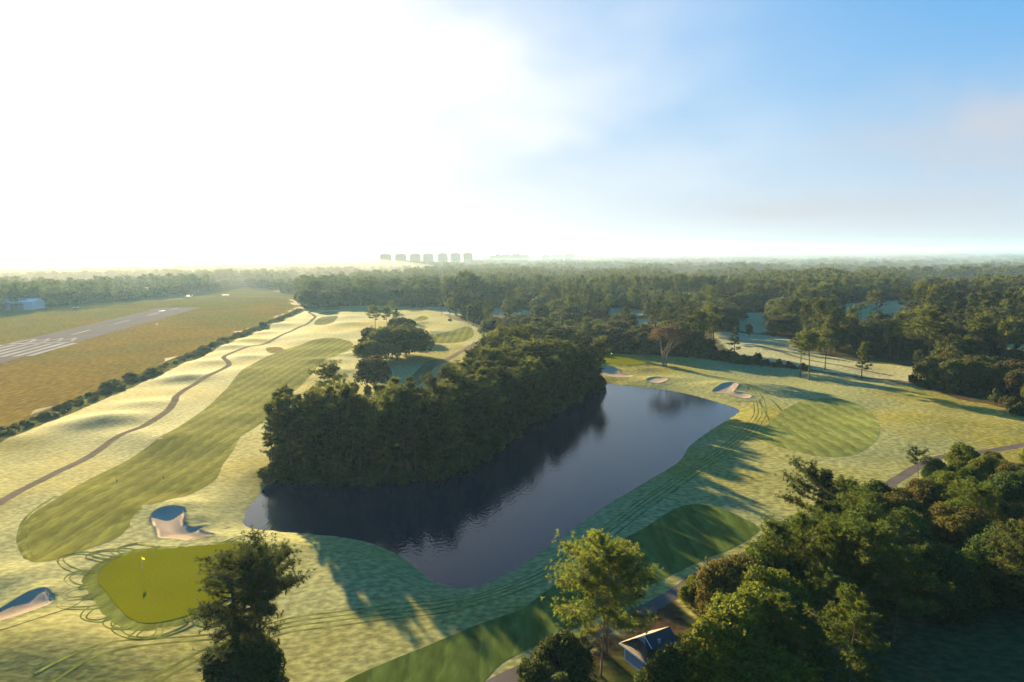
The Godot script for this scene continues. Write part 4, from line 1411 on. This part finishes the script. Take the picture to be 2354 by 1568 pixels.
func build_shed() -> void:
	var a := on_ground(1435, 1519)
	var b := on_ground(1476, 1551)
	var u := Vector3(b.x - a.x, 0, b.z - a.z).normalized()      # along the blue wall
	var o := thing("shed", "small blue-grey shed with white trim and a dark gabled roof", "shed", Vector3(a.x, a.y, a.z), atan2(-u.z, u.x))
	# in the shed's own axes: x along the blue wall, -z to the back
	var l := 4.6
	var w := 4.4
	var h := 2.05
	var s := Shape.new()
	s.tint = Color(0.26, 0.31, 0.40)
	s.box(Vector3(0.06, 0, -w), Vector3(l, h, -0.06))
	part("wall", s.done(), mats.paint, o)
	for k in 11:
		s = Shape.new()
		s.tint = Color(0.27, 0.32, 0.41)
		s.box(Vector3(0.08, 0.06 + k * 0.18, -0.06), Vector3(l - 0.05, 0.2 + k * 0.18, -0.02 + 0.01 * (k % 2)))
		part("siding_board", s.done(), mats.paint, o)
	for x in [0.0, l - 0.1]:
		s = Shape.new()
		s.tint = Color(0.75, 0.76, 0.78)
		s.box(Vector3(x, 0, -0.1), Vector3(x + 0.14, h, 0.03))
		part("corner_trim", s.done(), mats.paint, o)
	s = Shape.new()
	s.tint = Color(0.72, 0.73, 0.75)
	s.box(Vector3(0.14, -0.05, -0.05), Vector3(l - 0.1, 0.09, 0.04))
	part("base_trim", s.done(), mats.paint, o)
	var e := 0.45
	var ridge := 1.75
	var mid := l * 0.5
	var set_back := 0.95
	# roof: two slopes, the front end cut off by a skirt under a small gable
	var x0 := -e
	var x1 := l + e
	var up := (h + ridge - (h - 0.1)) / (mid + e)
	var level := func(x: float) -> float: return h - 0.1 + (minf(x - x0, x1 - x)) * up
	var skirt_top := h + 0.85
	var xs0 := x0 + (skirt_top - (h - 0.1)) / up
	var xs1 := x1 - (skirt_top - (h - 0.1)) / up
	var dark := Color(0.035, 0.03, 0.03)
	var brown := Color(0.13, 0.095, 0.07)
	s = Shape.new()
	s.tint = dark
	s.quad(Vector3(x1, h - 0.1, e), Vector3(x1, h - 0.1, -w - e), Vector3(mid, h + ridge, -w - e), Vector3(mid, h + ridge, -set_back))
	s.tri(Vector3(x1, h - 0.1, e), Vector3(mid, h + ridge, -set_back), Vector3(xs1, skirt_top, -set_back))
	s.quad(Vector3(x1, h - 0.2, e), Vector3(mid, h + ridge - 0.1, -set_back), Vector3(mid, h + ridge - 0.1, -w - e), Vector3(x1, h - 0.2, -w - e))
	part("right_roof_slope", s.done(), mats.paint, o)
	s = Shape.new()
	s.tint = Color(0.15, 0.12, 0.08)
	s.quad(Vector3(x0, h - 0.1, -w - e), Vector3(x0, h - 0.1, e), Vector3(mid, h + ridge, -set_back), Vector3(mid, h + ridge, -w - e))
	s.quad(Vector3(x0, h - 0.2, -w - e), Vector3(mid, h + ridge - 0.1, -w - e), Vector3(mid, h + ridge - 0.1, -set_back), Vector3(x0, h - 0.2, e))
	part("left_roof_slope", s.done(), mats.paint, o)
	var skirt := Shape.new()
	skirt.tint = Color(0.09, 0.065, 0.05)
	skirt.quad(Vector3(x0, h - 0.1, e), Vector3(x1, h - 0.1, e), Vector3(xs1, skirt_top, -set_back + 0.02), Vector3(xs0, skirt_top, -set_back + 0.02))
	var sk := part("skirt_roof", skirt.done(), mats.paint, o)
	var r := RandomNumberGenerator.new()
	r.seed = 3
	for row in 6:
		for k in 14:
			var f0 := row / 6.0
			var f1 := (row + 1.12) / 6.0
			var g0 := (k + (0.5 if row % 2 else 0.0)) / 14.5
			var g1 := g0 + 0.94 / 14.5
			var pt := func(f: float, g: float, lift: float) -> Vector3:
				var lo := Vector3(lerpf(x0, x1, g), h - 0.1 + lift, e + lift * 0.5)
				return lo.lerp(Vector3(lerpf(xs0, xs1, g), skirt_top + lift, -set_back + 0.02 + lift * 0.5), f)
			s = Shape.new()
			s.tint = shade(r, brown, 0.3)
			s.quad(pt.call(f0, g0, 0.05), pt.call(f0, g1, 0.05), pt.call(minf(f1, 1.0), g1, 0.015), pt.call(minf(f1, 1.0), g0, 0.015))
			part("shingle", s.done(), mats.paint, sk)
	s = Shape.new()
	s.tint = Color(0.3, 0.35, 0.43)
	s.tri(Vector3(xs0, skirt_top, -set_back - 0.02), Vector3(xs1, skirt_top, -set_back - 0.02), Vector3(mid, h + ridge - 0.05, -set_back - 0.02))
	part("gable", s.done(), mats.paint, o)
	for q in [[xs0, 1.0], [xs1, -1.0]]:
		s = Shape.new()
		s.tint = Color(0.75, 0.76, 0.78)
		var lo := Vector3(q[0], skirt_top, -set_back + 0.06)
		var hi := Vector3(mid, h + ridge + 0.02, -set_back + 0.06)
		var d := Vector3(0, 0.17, 0)
		s.quad(lo - d, hi - d, hi, lo)
		s.quad(lo, hi, hi + Vector3(0, 0, -0.1), lo + Vector3(0, 0, -0.1))
		part("gable_trim", s.done(), mats.paint, o)
	s = Shape.new()
	s.tint = Color(0.75, 0.76, 0.78)
	s.box(Vector3(x0, h - 0.24, e - 0.02), Vector3(x1, h - 0.1, e + 0.05))
	s.box(Vector3(x0 - 0.05, h - 0.24, -w - e), Vector3(x0 + 0.02, h - 0.1, e + 0.05))
	part("fascia", s.done(), mats.paint, o)
	s = Shape.new()
	s.tint = Color(0.3, 0.3, 0.3)
	var v := Vector3(mid + 1.0, level.call(mid + 1.0), -2.3)
	s.tube([v - Vector3(0, 0.1, 0), v + Vector3(0, 0.35, 0), v + Vector3(0, 0.36, 0)], [0.2, 0.2, 0.01], 10)
	part("roof_vent", s.done(), mats.paint, o)

func grid_in(poly: PackedVector2Array, spacing: float, r: RandomNumberGenerator, jitter := 0.42) -> Array:
	var out := []
	var b := bounds(poly)
	var row := 0
	var z := b.position.y
	while z < b.end.y:
		var x := b.position.x + (spacing * 0.5 if row % 2 else 0.0)
		while x < b.end.x:
			var p := Vector2(x + r.randf_range(-jitter, jitter) * spacing, z + r.randf_range(-jitter, jitter) * spacing)
			if inside(p, poly): out.append(p)
			x += spacing
		z += spacing * 0.87
		row += 1
	return out

func pond_row() -> void:
	var r := RandomNumberGenerator.new()
	r.seed = 61
	var n := 0
	var front := [[626, 1092], [690, 1090], [760, 1094], [870, 1098], [960, 1089], [1040, 1071], [1110, 1036], [1200, 976], [1290, 929], [1345, 896], [1384, 873]]
	var line := PackedVector2Array()
	for q in front: line.append(flat(at(q[0], q[1])))
	for p in grid_in(woods_floor_and_lawn_shade[0], 3.5, r):
		var d := 1e9
		for i in line.size() - 1:
			d = minf(d, p.distance_to(Geometry2D.get_closest_point_to_segment(p, line[i], line[i + 1])))
		var key: String = ["pine0", "pine3", "pine0", "pine1", "pine3", "pine4", "pine2", "oak3"][r.randi() % 8]
		if d > 16 and r.randf() < 0.35: key = ["oak1", "oak3"][r.randi() % 2]
		var h := r.randf_range(12.0, 17.5) if d < 5 else r.randf_range(14.0, 19.0)
		if key[0] == "o": h *= 0.75
		var kind: String = {"pine0": "full needled pine", "pine1": "flat topped pine", "pine2": "open branched pine", "pine3": "slender dense pine", "pine4": "vine clad pine", "oak1": "oak", "oak3": "narrow oak"}[key]
		crowd(key, kind + " of the row", down(p), r, h, r.randf_range(0.9, 1.2), "trees of the row across the pond")
		n += 1
	for p in grid_in(woods_floor_and_lawn_shade[0], 4.6, r):                 # the left end stands closer
		if p.x > -8.0: continue
		crowd("pine3" if r.randf() < 0.6 else "pine0", "close set pine of the row", down(p), r, r.randf_range(13.0, 17.5), r.randf_range(1.1, 1.35), "trees of the row across the pond")
	for p in grid_in(woods_floor_and_lawn_shade[0], 5.0, r):                 # undergrowth between the trunks
		if edge_distance(p, line) > 8.0: continue
		crowd("bush%d" % (r.randi() % 4), "undergrowth bush", down(p), r, r.randf_range(3.0, 6.5), r.randf_range(0.7, 0.95), "undergrowth of the pond's tree row")
	for p in smooth(line, 3.2, false):                        # the leafy skirt along the water
		if r.randf() < 0.12: continue
		var q := p + Vector2(r.randf_range(-0.8, 0.8), r.randf_range(-0.2, 1.0))
		crowd("bush%d" % (r.randi() % 4), "waterside bush", down(q), r, r.randf_range(2.6, 5.5), r.randf_range(0.75, 1.0), "bushes along the pond's tree row")

func middle_trees() -> void:
	var r := RandomNumberGenerator.new()
	r.seed = 90
	# [kind, base px, base py, top py, widen, label]
	for t in [["oak0", 913, 832, 744, 1.4, "largest round oak in the middle of the left course"], ["oak4", 862, 898, 817, 1.1, "nearest round oak in front of the oak group on the left course"], ["oak1", 850, 846, 780, 1.5, "oak between the nearest and the largest round oak"],
			["oak0", 940, 815, 750, 1.2, "oak at the right shoulder of the largest round oak"], ["oak4", 878, 818, 748, 1.3, "oak at the left shoulder of the largest round oak"], ["oak2", 925, 778, 726, 1.3, "smaller oak behind the largest round oak"],
			["pine1", 863, 770, 706, 1.3, "spreading pine left of the pine group behind the round oaks"], ["pine1", 890, 768, 708, 1.2, "pine in the middle of the group behind the round oaks"], ["pine0", 910, 768, 709, 1.2, "pine at the right of the group behind the round oaks"], ["pine1", 903, 733, 694, 1.2, "farthest pine of the group behind the round oaks"],
			["pine1", 762, 960, 842, 1.5, "broad pine rising behind the left end of the pond's tree row"], ["pine2", 735, 975, 893, 1.0, "ragged pine just left of the broad pine behind the tree row"], ["oak2", 800, 930, 902, 1.0, "small oak behind the tree row, below the nearest round oak"], ["oak3", 845, 925, 880, 0.7, "vine covered stump like tree below the nearest round oak"],
			["pine1", 888, 985, 897, 1.1, "flat topped pine sticking out of the tree row in front of the dark fairway"],
			["pine1", 1034, 738, 688, 1.1, "lone pine on the far fairway with a dark tuft at its foot"], ["pine2", 1014, 726, 686, 1.1, "pine left of the lone pine on the far fairway"], ["pine2", 1094, 745, 695, 1.1, "first pine at the near edge of the far fairway"], ["pine0", 1117, 757, 706, 1.0, "second pine at the near edge of the far fairway"], ["oak2", 1072, 738, 700, 1.0, "round tree left of the first pine at the far fairway"],
			["pine1", 1839, 865, 766, 1.15, "left one of the three tall bare trunked pines on the right lawn"], ["pine1", 1859, 871, 766, 1.3, "middle one of the three tall bare trunked pines on the right lawn"], ["pine1", 1896, 850, 766, 1.2, "right one of the three tall bare trunked pines on the right lawn"],
			["pine0", 1980, 869, 787, 1.35, "broad low branched pine alone on the right lawn"], ["pine2", 2104, 880, 806, 1.0, "slim pine over a round bush near the right-hand thicket"], ["pine1", 2094, 818, 746, 1.2, "tall flat topped pine behind the slim pine on the right"], ["pine1", 2148, 838, 771, 1.2, "flat topped pine left of the big thicket on the right"], ["pine2", 2178, 815, 748, 1.2, "leaning flat pine above the big thicket on the right"],
			["oak2", 1481, 818, 759, 0.9, "bright green round tree left of the russet tree"], ["oak0", 1683, 757, 726, 0.8, "round oak alone in the small clearing"], ["oak0", 1516, 736, 694, 0.9, "dome shaped oak above the white glint of water"], ["pine4", 1560, 756, 687, 1.1, "tall creeper hung pine, left of the pair above the russet tree"], ["pine4", 1585, 756, 693, 1.1, "tall creeper hung pine, right of the pair above the russet tree"],
			["oak3", 1722, 774, 742, 0.9, "dark cone shaped evergreen by the far clearing"], ["pine1", 1979, 735, 698, 1.2, "small umbrella pine in the far bright clearing"], ["pine4", 2290, 800, 735, 1.0, "vine column tree near the right edge"], ["oak3", 2262, 792, 727, 0.8, "dark vine covered column tree by the lawn at right"],
			["pine1", 1795, 757, 693, 1.1, "first pine of the tall clump in the right middle distance"], ["pine4", 1822, 760, 688, 1.1, "second pine of the tall clump in the right middle distance"], ["pine0", 1850, 762, 688, 1.1, "third pine of the tall clump in the right middle distance"], ["pine1", 1880, 760, 690, 1.1, "fourth pine of the tall clump in the right middle distance"], ["pine4", 1912, 762, 690, 1.1, "fifth pine of the tall clump in the right middle distance"], ["pine0", 1935, 764, 704, 1.0, "last pine of the tall clump in the right middle distance"],
			["pine2", 2330, 870, 790, 0.9, "thin pine with a bare trunk at the right edge"]]:
		var p := on_ground(t[1], t[2])
		plant(t[0], t[5], p, r, height_to(p, t[3]), t[4])
	var tuft_at := on_ground(1034, 739)
	plant("bush0", "dark tuft of bush at the foot of the lone far pine", tuft_at, r, 2.0)
	plant("bush2", "round dark bush at the foot of the slim pine", on_ground(2097, 884), r, 3.6, 0.8)
	# the russet tree
	var p2 := on_ground(1527, 843)
	var rh := height_to(p2, 744)
	var rust := Color(0.105, 0.075, 0.045)
	var rr := RandomNumberGenerator.new()
	rr.seed = 8
	var crown := Shape.new()
	var wood := Shape.new()
	wood.tint = Color(0.16, 0.13, 0.11)
	var lobes := []
	for k in 12:
		var a := k * 2.4
		var q := sqrt((k + 0.5) / 12.0)
		lobes.append([Vector3(cos(a) * q * rh * 0.42 + 1.5, rh * (0.88 - 0.22 * q * q), sin(a) * q * rh * 0.4), Vector3(2.6, 1.7, 2.6)])
	leaf_lobes(crown, rr, lobes, 0.42, 0.6, rust)
	for k in 8:
		var a := k * 2.4
		var c: Vector3 = lobes[k + 3][0]
		var f := Vector3(cos(a) * 0.7, 0, sin(a) * 0.7)
		wood.tube([f, f * 1.8 + Vector3(0, rh * 0.3, 0), f.lerp(c, 0.6) + Vector3(0, rh * 0.1, 0), c], [0.2, 0.16, 0.1, 0.04], 5)
	tree("russet_tree", [wood.done(), crown.done()], false, "tall many stemmed tree with russet dying leaves beside the far green", p2, 0.0)
	# the line of bushes and oaks behind the far green
	var edge := track_line([1330, 806, 1400, 808, 1480, 812, 1590, 820, 1690, 833, 1760, 842, 1847, 850], 5.0)
	var k2 := 0
	for p in edge:
		var px_t := float(k2) / edge.size()
		var q := p + Vector2(r.randf_range(-1, 1), r.randf_range(-6, -1))
		var h := lerpf(11.0, 4.2, clampf((px_t - 0.45) / 0.42, 0, 1)) * r.randf_range(0.8, 1.15)
		if px_t < 0.62:
			var key: String = ["oak1", "oak3", "oak4", "oak2", "pine0"][r.randi() % 5]
			crowd(key, "%s" % ["pine" if key == "pine0" else "dark leafy tree"][0], down(q), r, h * (1.4 if key == "pine0" else 1.1), 1.0, "tree line behind the far green")
		for j in 2:
			crowd("bush%d" % (r.randi() % 4), "dark bush", down(p + Vector2(r.randf_range(-2, 2), r.randf_range(-3, 1))), r, h * r.randf_range(0.5, 0.85), 0.8, "bushes in the line behind the far green")
		k2 += 1
	var stand := smooth(plan([1300, 700, 1420, 699, 1540, 697, 1640, 690, 1650, 682, 1540, 684, 1400, 687, 1290, 690]), 8.0)
	for p in grid_in(stand, 15.0, r):
		crowd(["pine0", "pine1", "pine1", "pine4"][r.randi() % 4], "high stand pine", down(p), r, r.randf_range(20.0, 24.0), 0.9, "tall stand of the woods")
	var grove := smooth(plan([1880, 792, 1980, 778, 2100, 788, 2140, 826, 2060, 832, 1960, 818, 1890, 812]), 5.0)
	for p in grid_in(grove, 9.0, r):
		var key: String = ["oak1", "oak0", "oak2", "oak4", "pine1"][r.randi() % 5]
		crowd(key, "umbrella pine of the grove" if key == "pine1" else "oak of the grove", down(p), r, r.randf_range(8.0, 12.5) * (1.4 if key == "pine1" else 1.0), 1.0, "grove behind the lawn pines, far green side")
	# the big thicket at the right edge
	var clump := smooth(plan([2135, 888, 2150, 868, 2200, 848, 2270, 838, 2360, 850, 2480, 880, 2480, 960, 2353, 930, 2290, 916, 2220, 902]), 3.0)
	for p in grid_in(clump, 6.5, r):
		var key: String = ["oak1", "oak4", "oak3", "vine3", "oak0"][r.randi() % 5]
		crowd(key, "%s in the big thicket" % {"oak1": "oak", "oak4": "brownish oak", "oak3": "narrow vine hung tree", "vine3": "vine heap", "oak0": "broad oak"}[key], down(p), r, r.randf_range(7.5, 11.0), 0.9, "trees of the right-hand thicket")
	for p in smooth(plan([2130, 892, 2200, 906, 2290, 922, 2330, 938, 2353, 956]), 4.0, false):
		crowd("bush%d" % (r.randi() % 4), "path side bush", down(p + Vector2(0, -2.5)), r, r.randf_range(2.4, 4.2), 0.8, "bushes below the right-hand thicket")

func right_woods() -> void:
	var r := RandomNumberGenerator.new()
	r.seed = 123
	var area := smooth(plan([1650, 1400, 1740, 1330, 1860, 1270, 1960, 1216, 2005, 1190, 2110, 1118, 2200, 1088, 2353, 1068, 2560, 1068, 2560, 1360, 2300, 1365, 2180, 1420, 2090, 1490, 2010, 1570, 1930, 1680, 1640, 1660, 1640, 1500]), 3.0)
	for p in grid_in(area, 6.4, r):
		var far := clampf((-p.y - 75.0) / 60.0, 0, 1)           # 0 close to us .. 1 beside the path bend
		var h := lerpf(10.5, 6.0, far) * r.randf_range(0.65, 1.2)
		if r.randf() < (0.5 if p.x < 60 else 0.2) and far < 0.6:
			crowd("nearpine%d" % (r.randi() % 3), "green pine", down(p), r, h * 1.15, 1.15, "pines of the right-hand woods")
		else:
			var v := r.randi() % 4
			crowd("vine%d" % v, ["leafy vine heap", "yellow-green vine heap", "dark vine heap", "brownish vine heap"][v], down(p), r, h, r.randf_range(0.95, 1.35), "vine heaps of the right-hand woods")
	# the clump in front, beside the cart path
	for t in [["vine1", 1590, 1392, 1318, 0.75, "vine heap nearest the shed, on the path side of the right-hand woods"], ["vine0", 1628, 1378, 1312, 0.7, "vine draped bush right of the one nearest the shed"], ["nearpine2", 1700, 1430, 1290, 0.8, "small pine in front of the right-hand woods"],
			["nearpine0", 1775, 1400, 1205, 0.9, "tall pine on the path side of the right-hand woods, left of the others"], ["nearpine1", 1840, 1385, 1190, 0.9, "tall pine just left of the ragged pine"], ["nearpine1", 1965, 1350, 1165, 0.9, "pine right of the ragged pine, above the vine heaps"], ["nearpine0", 1905, 1420, 1225, 0.9, "pine in the middle of the right-hand woods below the ragged pine"],
			["vine3", 1690, 1480, 1385, 0.8, "brownish vine heap right of the shed"], ["vine0", 1760, 1520, 1400, 0.9, "dark vine heap between the shed and the pines"], ["vine2", 2060, 1300, 1185, 0.9, "blue-green tree top in the middle of the right-hand woods"]]:
		var p := on_ground(t[1], t[2])
		plant(t[0], t[5], p, r, height_to(p, t[3]), t[4])

func hedge() -> void:
	var r := RandomNumberGenerator.new()
	r.seed = 31
	var line := track_line([-120, 1053, 0, 1003, 150, 938, 300, 878, 450, 813, 560, 768, 640, 735, 690, 713], 3.1)
	setting("scrub_strip", ribbon(line, 11.0, 0.16, Color(0.14, 0.14, 0.045), 0.5), mats.dry_grass, "rough unmown strip under the hedge line between airfield and course", "grass")
	for p in line:
		for j in 2:
			if r.randf() < 0.3: continue
			var h := r.randf_range(0.7, 1.7) * (1.7 if r.randf() < 0.1 else 1.0)
			crowd("scrub%d" % (r.randi() % 4), "scrubby hedge bush", down(p + Vector2(r.randf_range(-2.6, 2.6), r.randf_range(-1.4, 1.4))), r, h, r.randf_range(1.1, 1.9), "bushes in the hedge line by the airfield")

# ---------------------------------------------------------------- the great woods

func beyond_coast(p: Vector2) -> bool:
	for i in coast.size() - 1:
		if p.x >= coast[i].x and p.x < coast[i + 1].x:
			return p.y < lerpf(coast[i].y, coast[i + 1].y, (p.x - coast[i].x) / (coast[i + 1].x - coast[i].x)) + 12.0
	return false

func hides_clearing(p: Vector2, h: float) -> bool:
	for k in [0.35, 0.75, 1.0]:
		var f: float = EYE / (EYE - h * k)
		for q in clearings:
			if inside(p * f, q): return true
	return false

func open_ground(p: Vector2) -> bool:
	if inside(p, course) or inside(p, airfield): return true
	for q in clearings:
		if inside(p, q): return true
	return false

func forest() -> void:
	var r := RandomNumberGenerator.new()
	r.seed = 404
	var close := []
	var far := {}
	var dist := 150.0
	while dist < 4700.0:
		var gap := 8.6 if dist < 700.0 else lerpf(9.5, 22.0, clampf((dist - 700.0) / 3000.0, 0, 1))
		var half := deg_to_rad(43.0 if dist < 1000 else 41.0)
		var n := int(2.0 * half * dist / gap)
		for i in n:
			var a := -half + 2.0 * half * (i + r.randf_range(0.1, 0.9)) / n
			var d := dist + r.randf_range(-0.4, 0.4) * gap
			var p := Vector2(sin(a) * d, -cos(a) * d)
			if open_ground(p) or beyond_coast(p): continue
			var rough := patch.get_noise_2d(p.x * 0.35 + 900, p.y * 0.35)
			var pines := clampf(0.45 + rough * 1.6, 0.1, 0.85)
			var is_pine := r.randf() < pines
			var h := (r.randf_range(13, 21) if is_pine else r.randf_range(8.5, 15.5)) * (1.0 + 0.35 * rough)
			if a < -0.05 and a > -0.32 and d < 640.0: h *= 1.3
			if d < 900.0 and hides_clearing(p, h) and r.randf() < 0.93: continue
			if d < 430.0 and a > 0.05 and r.randf() < 0.42: continue
			close.append([d, p, h, is_pine, a])
		dist += gap * 0.9
	close.sort_custom(func(x: Array, y: Array) -> bool: return x[0] < y[0])
	var counts := [0, 0]
	for t in close:
		var p: Vector2 = t[1]
		var kind := 1 if t[3] else 0
		if counts[kind] < [190, 90][kind]:
			counts[kind] += 1
			var depth: String = "in the near woods" if t[0] < 330 else "in the far woods"
			var key := ("pine%d" % (r.randi() % 5)) if t[3] else ("oak%d" % (r.randi() % 5))
			var look: String = {"pine0": "full crowned pine", "pine1": "flat topped pine", "pine2": "open crowned pine", "pine3": "slender pine", "pine4": "vine hung pine", "oak0": "broad oak", "oak1": "tall oak", "oak2": "small round oak", "oak3": "narrow leafy tree", "oak4": "brownish oak"}[key]
			crowd(key, "%s %s" % [look, depth], Vector3(p.x, ground_level(p.x, p.y), p.y), r, t[2], r.randf_range(0.9, 1.4), "pines of the woods" if t[3] else "oaks of the woods")
		else:
			var key := ("pine%d" % (r.randi() % 5)) if t[3] else ("oak%d" % (r.randi() % 5))
			if t[0] > 750.0: key = "far_" + key.left(key.length() - 1)
			if not far.has(key): far[key] = []
			var nat: float = 18.0 if t[3] else 12.0
			var s: float = t[2] / nat
			var w := s * r.randf_range(0.9, 1.5) * (1.0 if t[0] < 750.0 else lerpf(1.05, 2.2, clampf((t[0] - 750.0) / 3000.0, 0, 1)))
			far[key].append(Transform3D(Basis(Vector3.UP, r.randf() * TAU).scaled(Vector3(w, s, w)), Vector3(p.x, -0.2, p.y)))
	var woods := Node3D.new()
	woods.name = "distant_woods"
	add_child(woods)
	tag(woods, "dark unbroken woods of pine and oak stretching to the sea", "woods", "", "stuff")
	for key in far:
		var mesh := ArrayMesh.new()
		if key == "far_pine":
			mesh = both(pine(501, {h = 18.0, base = 0.35, spread = 4.4, limbs = 16, tufts = 6, size = 1.5, blades = 5, width = 0.75, top = 0.8, col = PINE_GREEN}))
		elif key == "far_oak":
			mesh = both(broadleaf(502, {h = 12.0, width = 12.5, bare = 0.06, lobes = 9, size = 1.6, cover = 0.95, col = OAK_GREEN}))
		else:
			var o: Node3D = protos[key]
			mesh = both([(o.get_child(0) as MeshInstance3D).mesh, (o.get_child(1) as MeshInstance3D).mesh])
		mesh.surface_set_material(0, mats.bark)
		mesh.surface_set_material(1, mats.needles if "pine" in key else mats.leaves)
		var mm := MultiMesh.new()
		mm.transform_format = MultiMesh.TRANSFORM_3D
		mm.mesh = mesh
		mm.instance_count = far[key].size()
		for i in far[key].size():
			mm.set_instance_transform(i, far[key][i])
		var node := MultiMeshInstance3D.new()
		node.name = "pines" if "pine" in key else "oaks"
		node.multimesh = mm
		woods.add_child(node, true)
		tag(node, "", "", "", "stuff")

func both(made: Array) -> ArrayMesh:
	var m := ArrayMesh.new()
	m.add_surface_from_arrays(Mesh.PRIMITIVE_TRIANGLES, made[0].surface_get_arrays(0))
	m.add_surface_from_arrays(Mesh.PRIMITIVE_TRIANGLES, made[1].surface_get_arrays(0))
	return m

# ---------------------------------------------------------------- small things on the course

func flag(where: Vector3, h: float, cloth: Color, label: String) -> void:
	var o := thing("golf_flag", label, "golf flag", where)
	var s := Shape.new()
	s.tint = Color(0.75, 0.74, 0.68)
	s.tube([Vector3(0, -0.1, 0), Vector3(0, h, 0)], [0.03, 0.022], 6)
	part("stick", s.done(), mats.paint, o)
	s = Shape.new()
	s.tint = cloth
	var at_ := Vector3(0, h - 0.02, 0)
	for k in 3:
		var x0 := k * 0.15
		var x1 := (k + 1) * 0.15
		s.quad(at_ + Vector3(x0, -0.36 + x0 * 0.1 - 0.1 * k, sin(k * 1.5) * 0.06), at_ + Vector3(x1, -0.38 - 0.1 * k, sin(k * 1.5 + 1.5) * 0.06), at_ + Vector3(x1, -0.1 * k - 0.1, sin(k * 1.5 + 1.5) * 0.06), at_ + Vector3(x0, -0.1 * k, sin(k * 1.5) * 0.06))
	part("flag_cloth", s.done(), mats.leaves, o)
	s = Shape.new()
	s.tint = Color(0.02, 0.02, 0.015)
	s.tube([Vector3(0, 0.115, 0), Vector3(0, 0.125, 0), Vector3(0, 0.126, 0)], [0.09, 0.09, 0.001], 12)
	part("cup", s.done(), mats.paint, o)

func small_things() -> void:
	var p := on_ground(327.5, 1318)
	flag(p, height_to(p, 1279), Color(0.6, 0.4, 0.02), "yellow flag on its stick in the near green")
	p = on_ground(1404, 827)
	flag(p, maxf(2.1, height_to(p, 821)), Color(0.8, 0.75, 0.2), "tiny pale flag on the far green at the pond's end")
	p = on_ground(1860, 766)
	flag(p, 2.4, Color(0.85, 0.85, 0.85), "tiny white flag in the clearing beyond the three tall pines")
	var i := 0
	for q in [[268, 1106], [375, 1100]]:
		var o := thing("yardage_stake", ["short brown stake on the left fairway, nearer the path", "short brown stake on the left fairway, nearer the pond", "low dark marker on the pond's right bank beside the wheel tracks", "low marker on the round mown patch", "pale marker farther up the long fairway", "low dark marker at the edge of the dark fairway by the pond corner", "low marker on the right bank halfway along the pond", "low marker on the lit end of the dark fairway"][i], "stake", on_ground(q[0], q[1]), 0.3, "stakes on the fairways")
		var s := Shape.new()
		s.tint = Color(0.7, 0.7, 0.66) if i == 4 else Color(0.06, 0.05, 0.03)
		s.tube([Vector3(0, -0.1, 0), Vector3(0, 0.4, 0), Vector3(0, 0.45, 0)], [0.09, 0.08, 0.03], 6)
		part("post", s.done(), mats.paint, o)
		i += 1
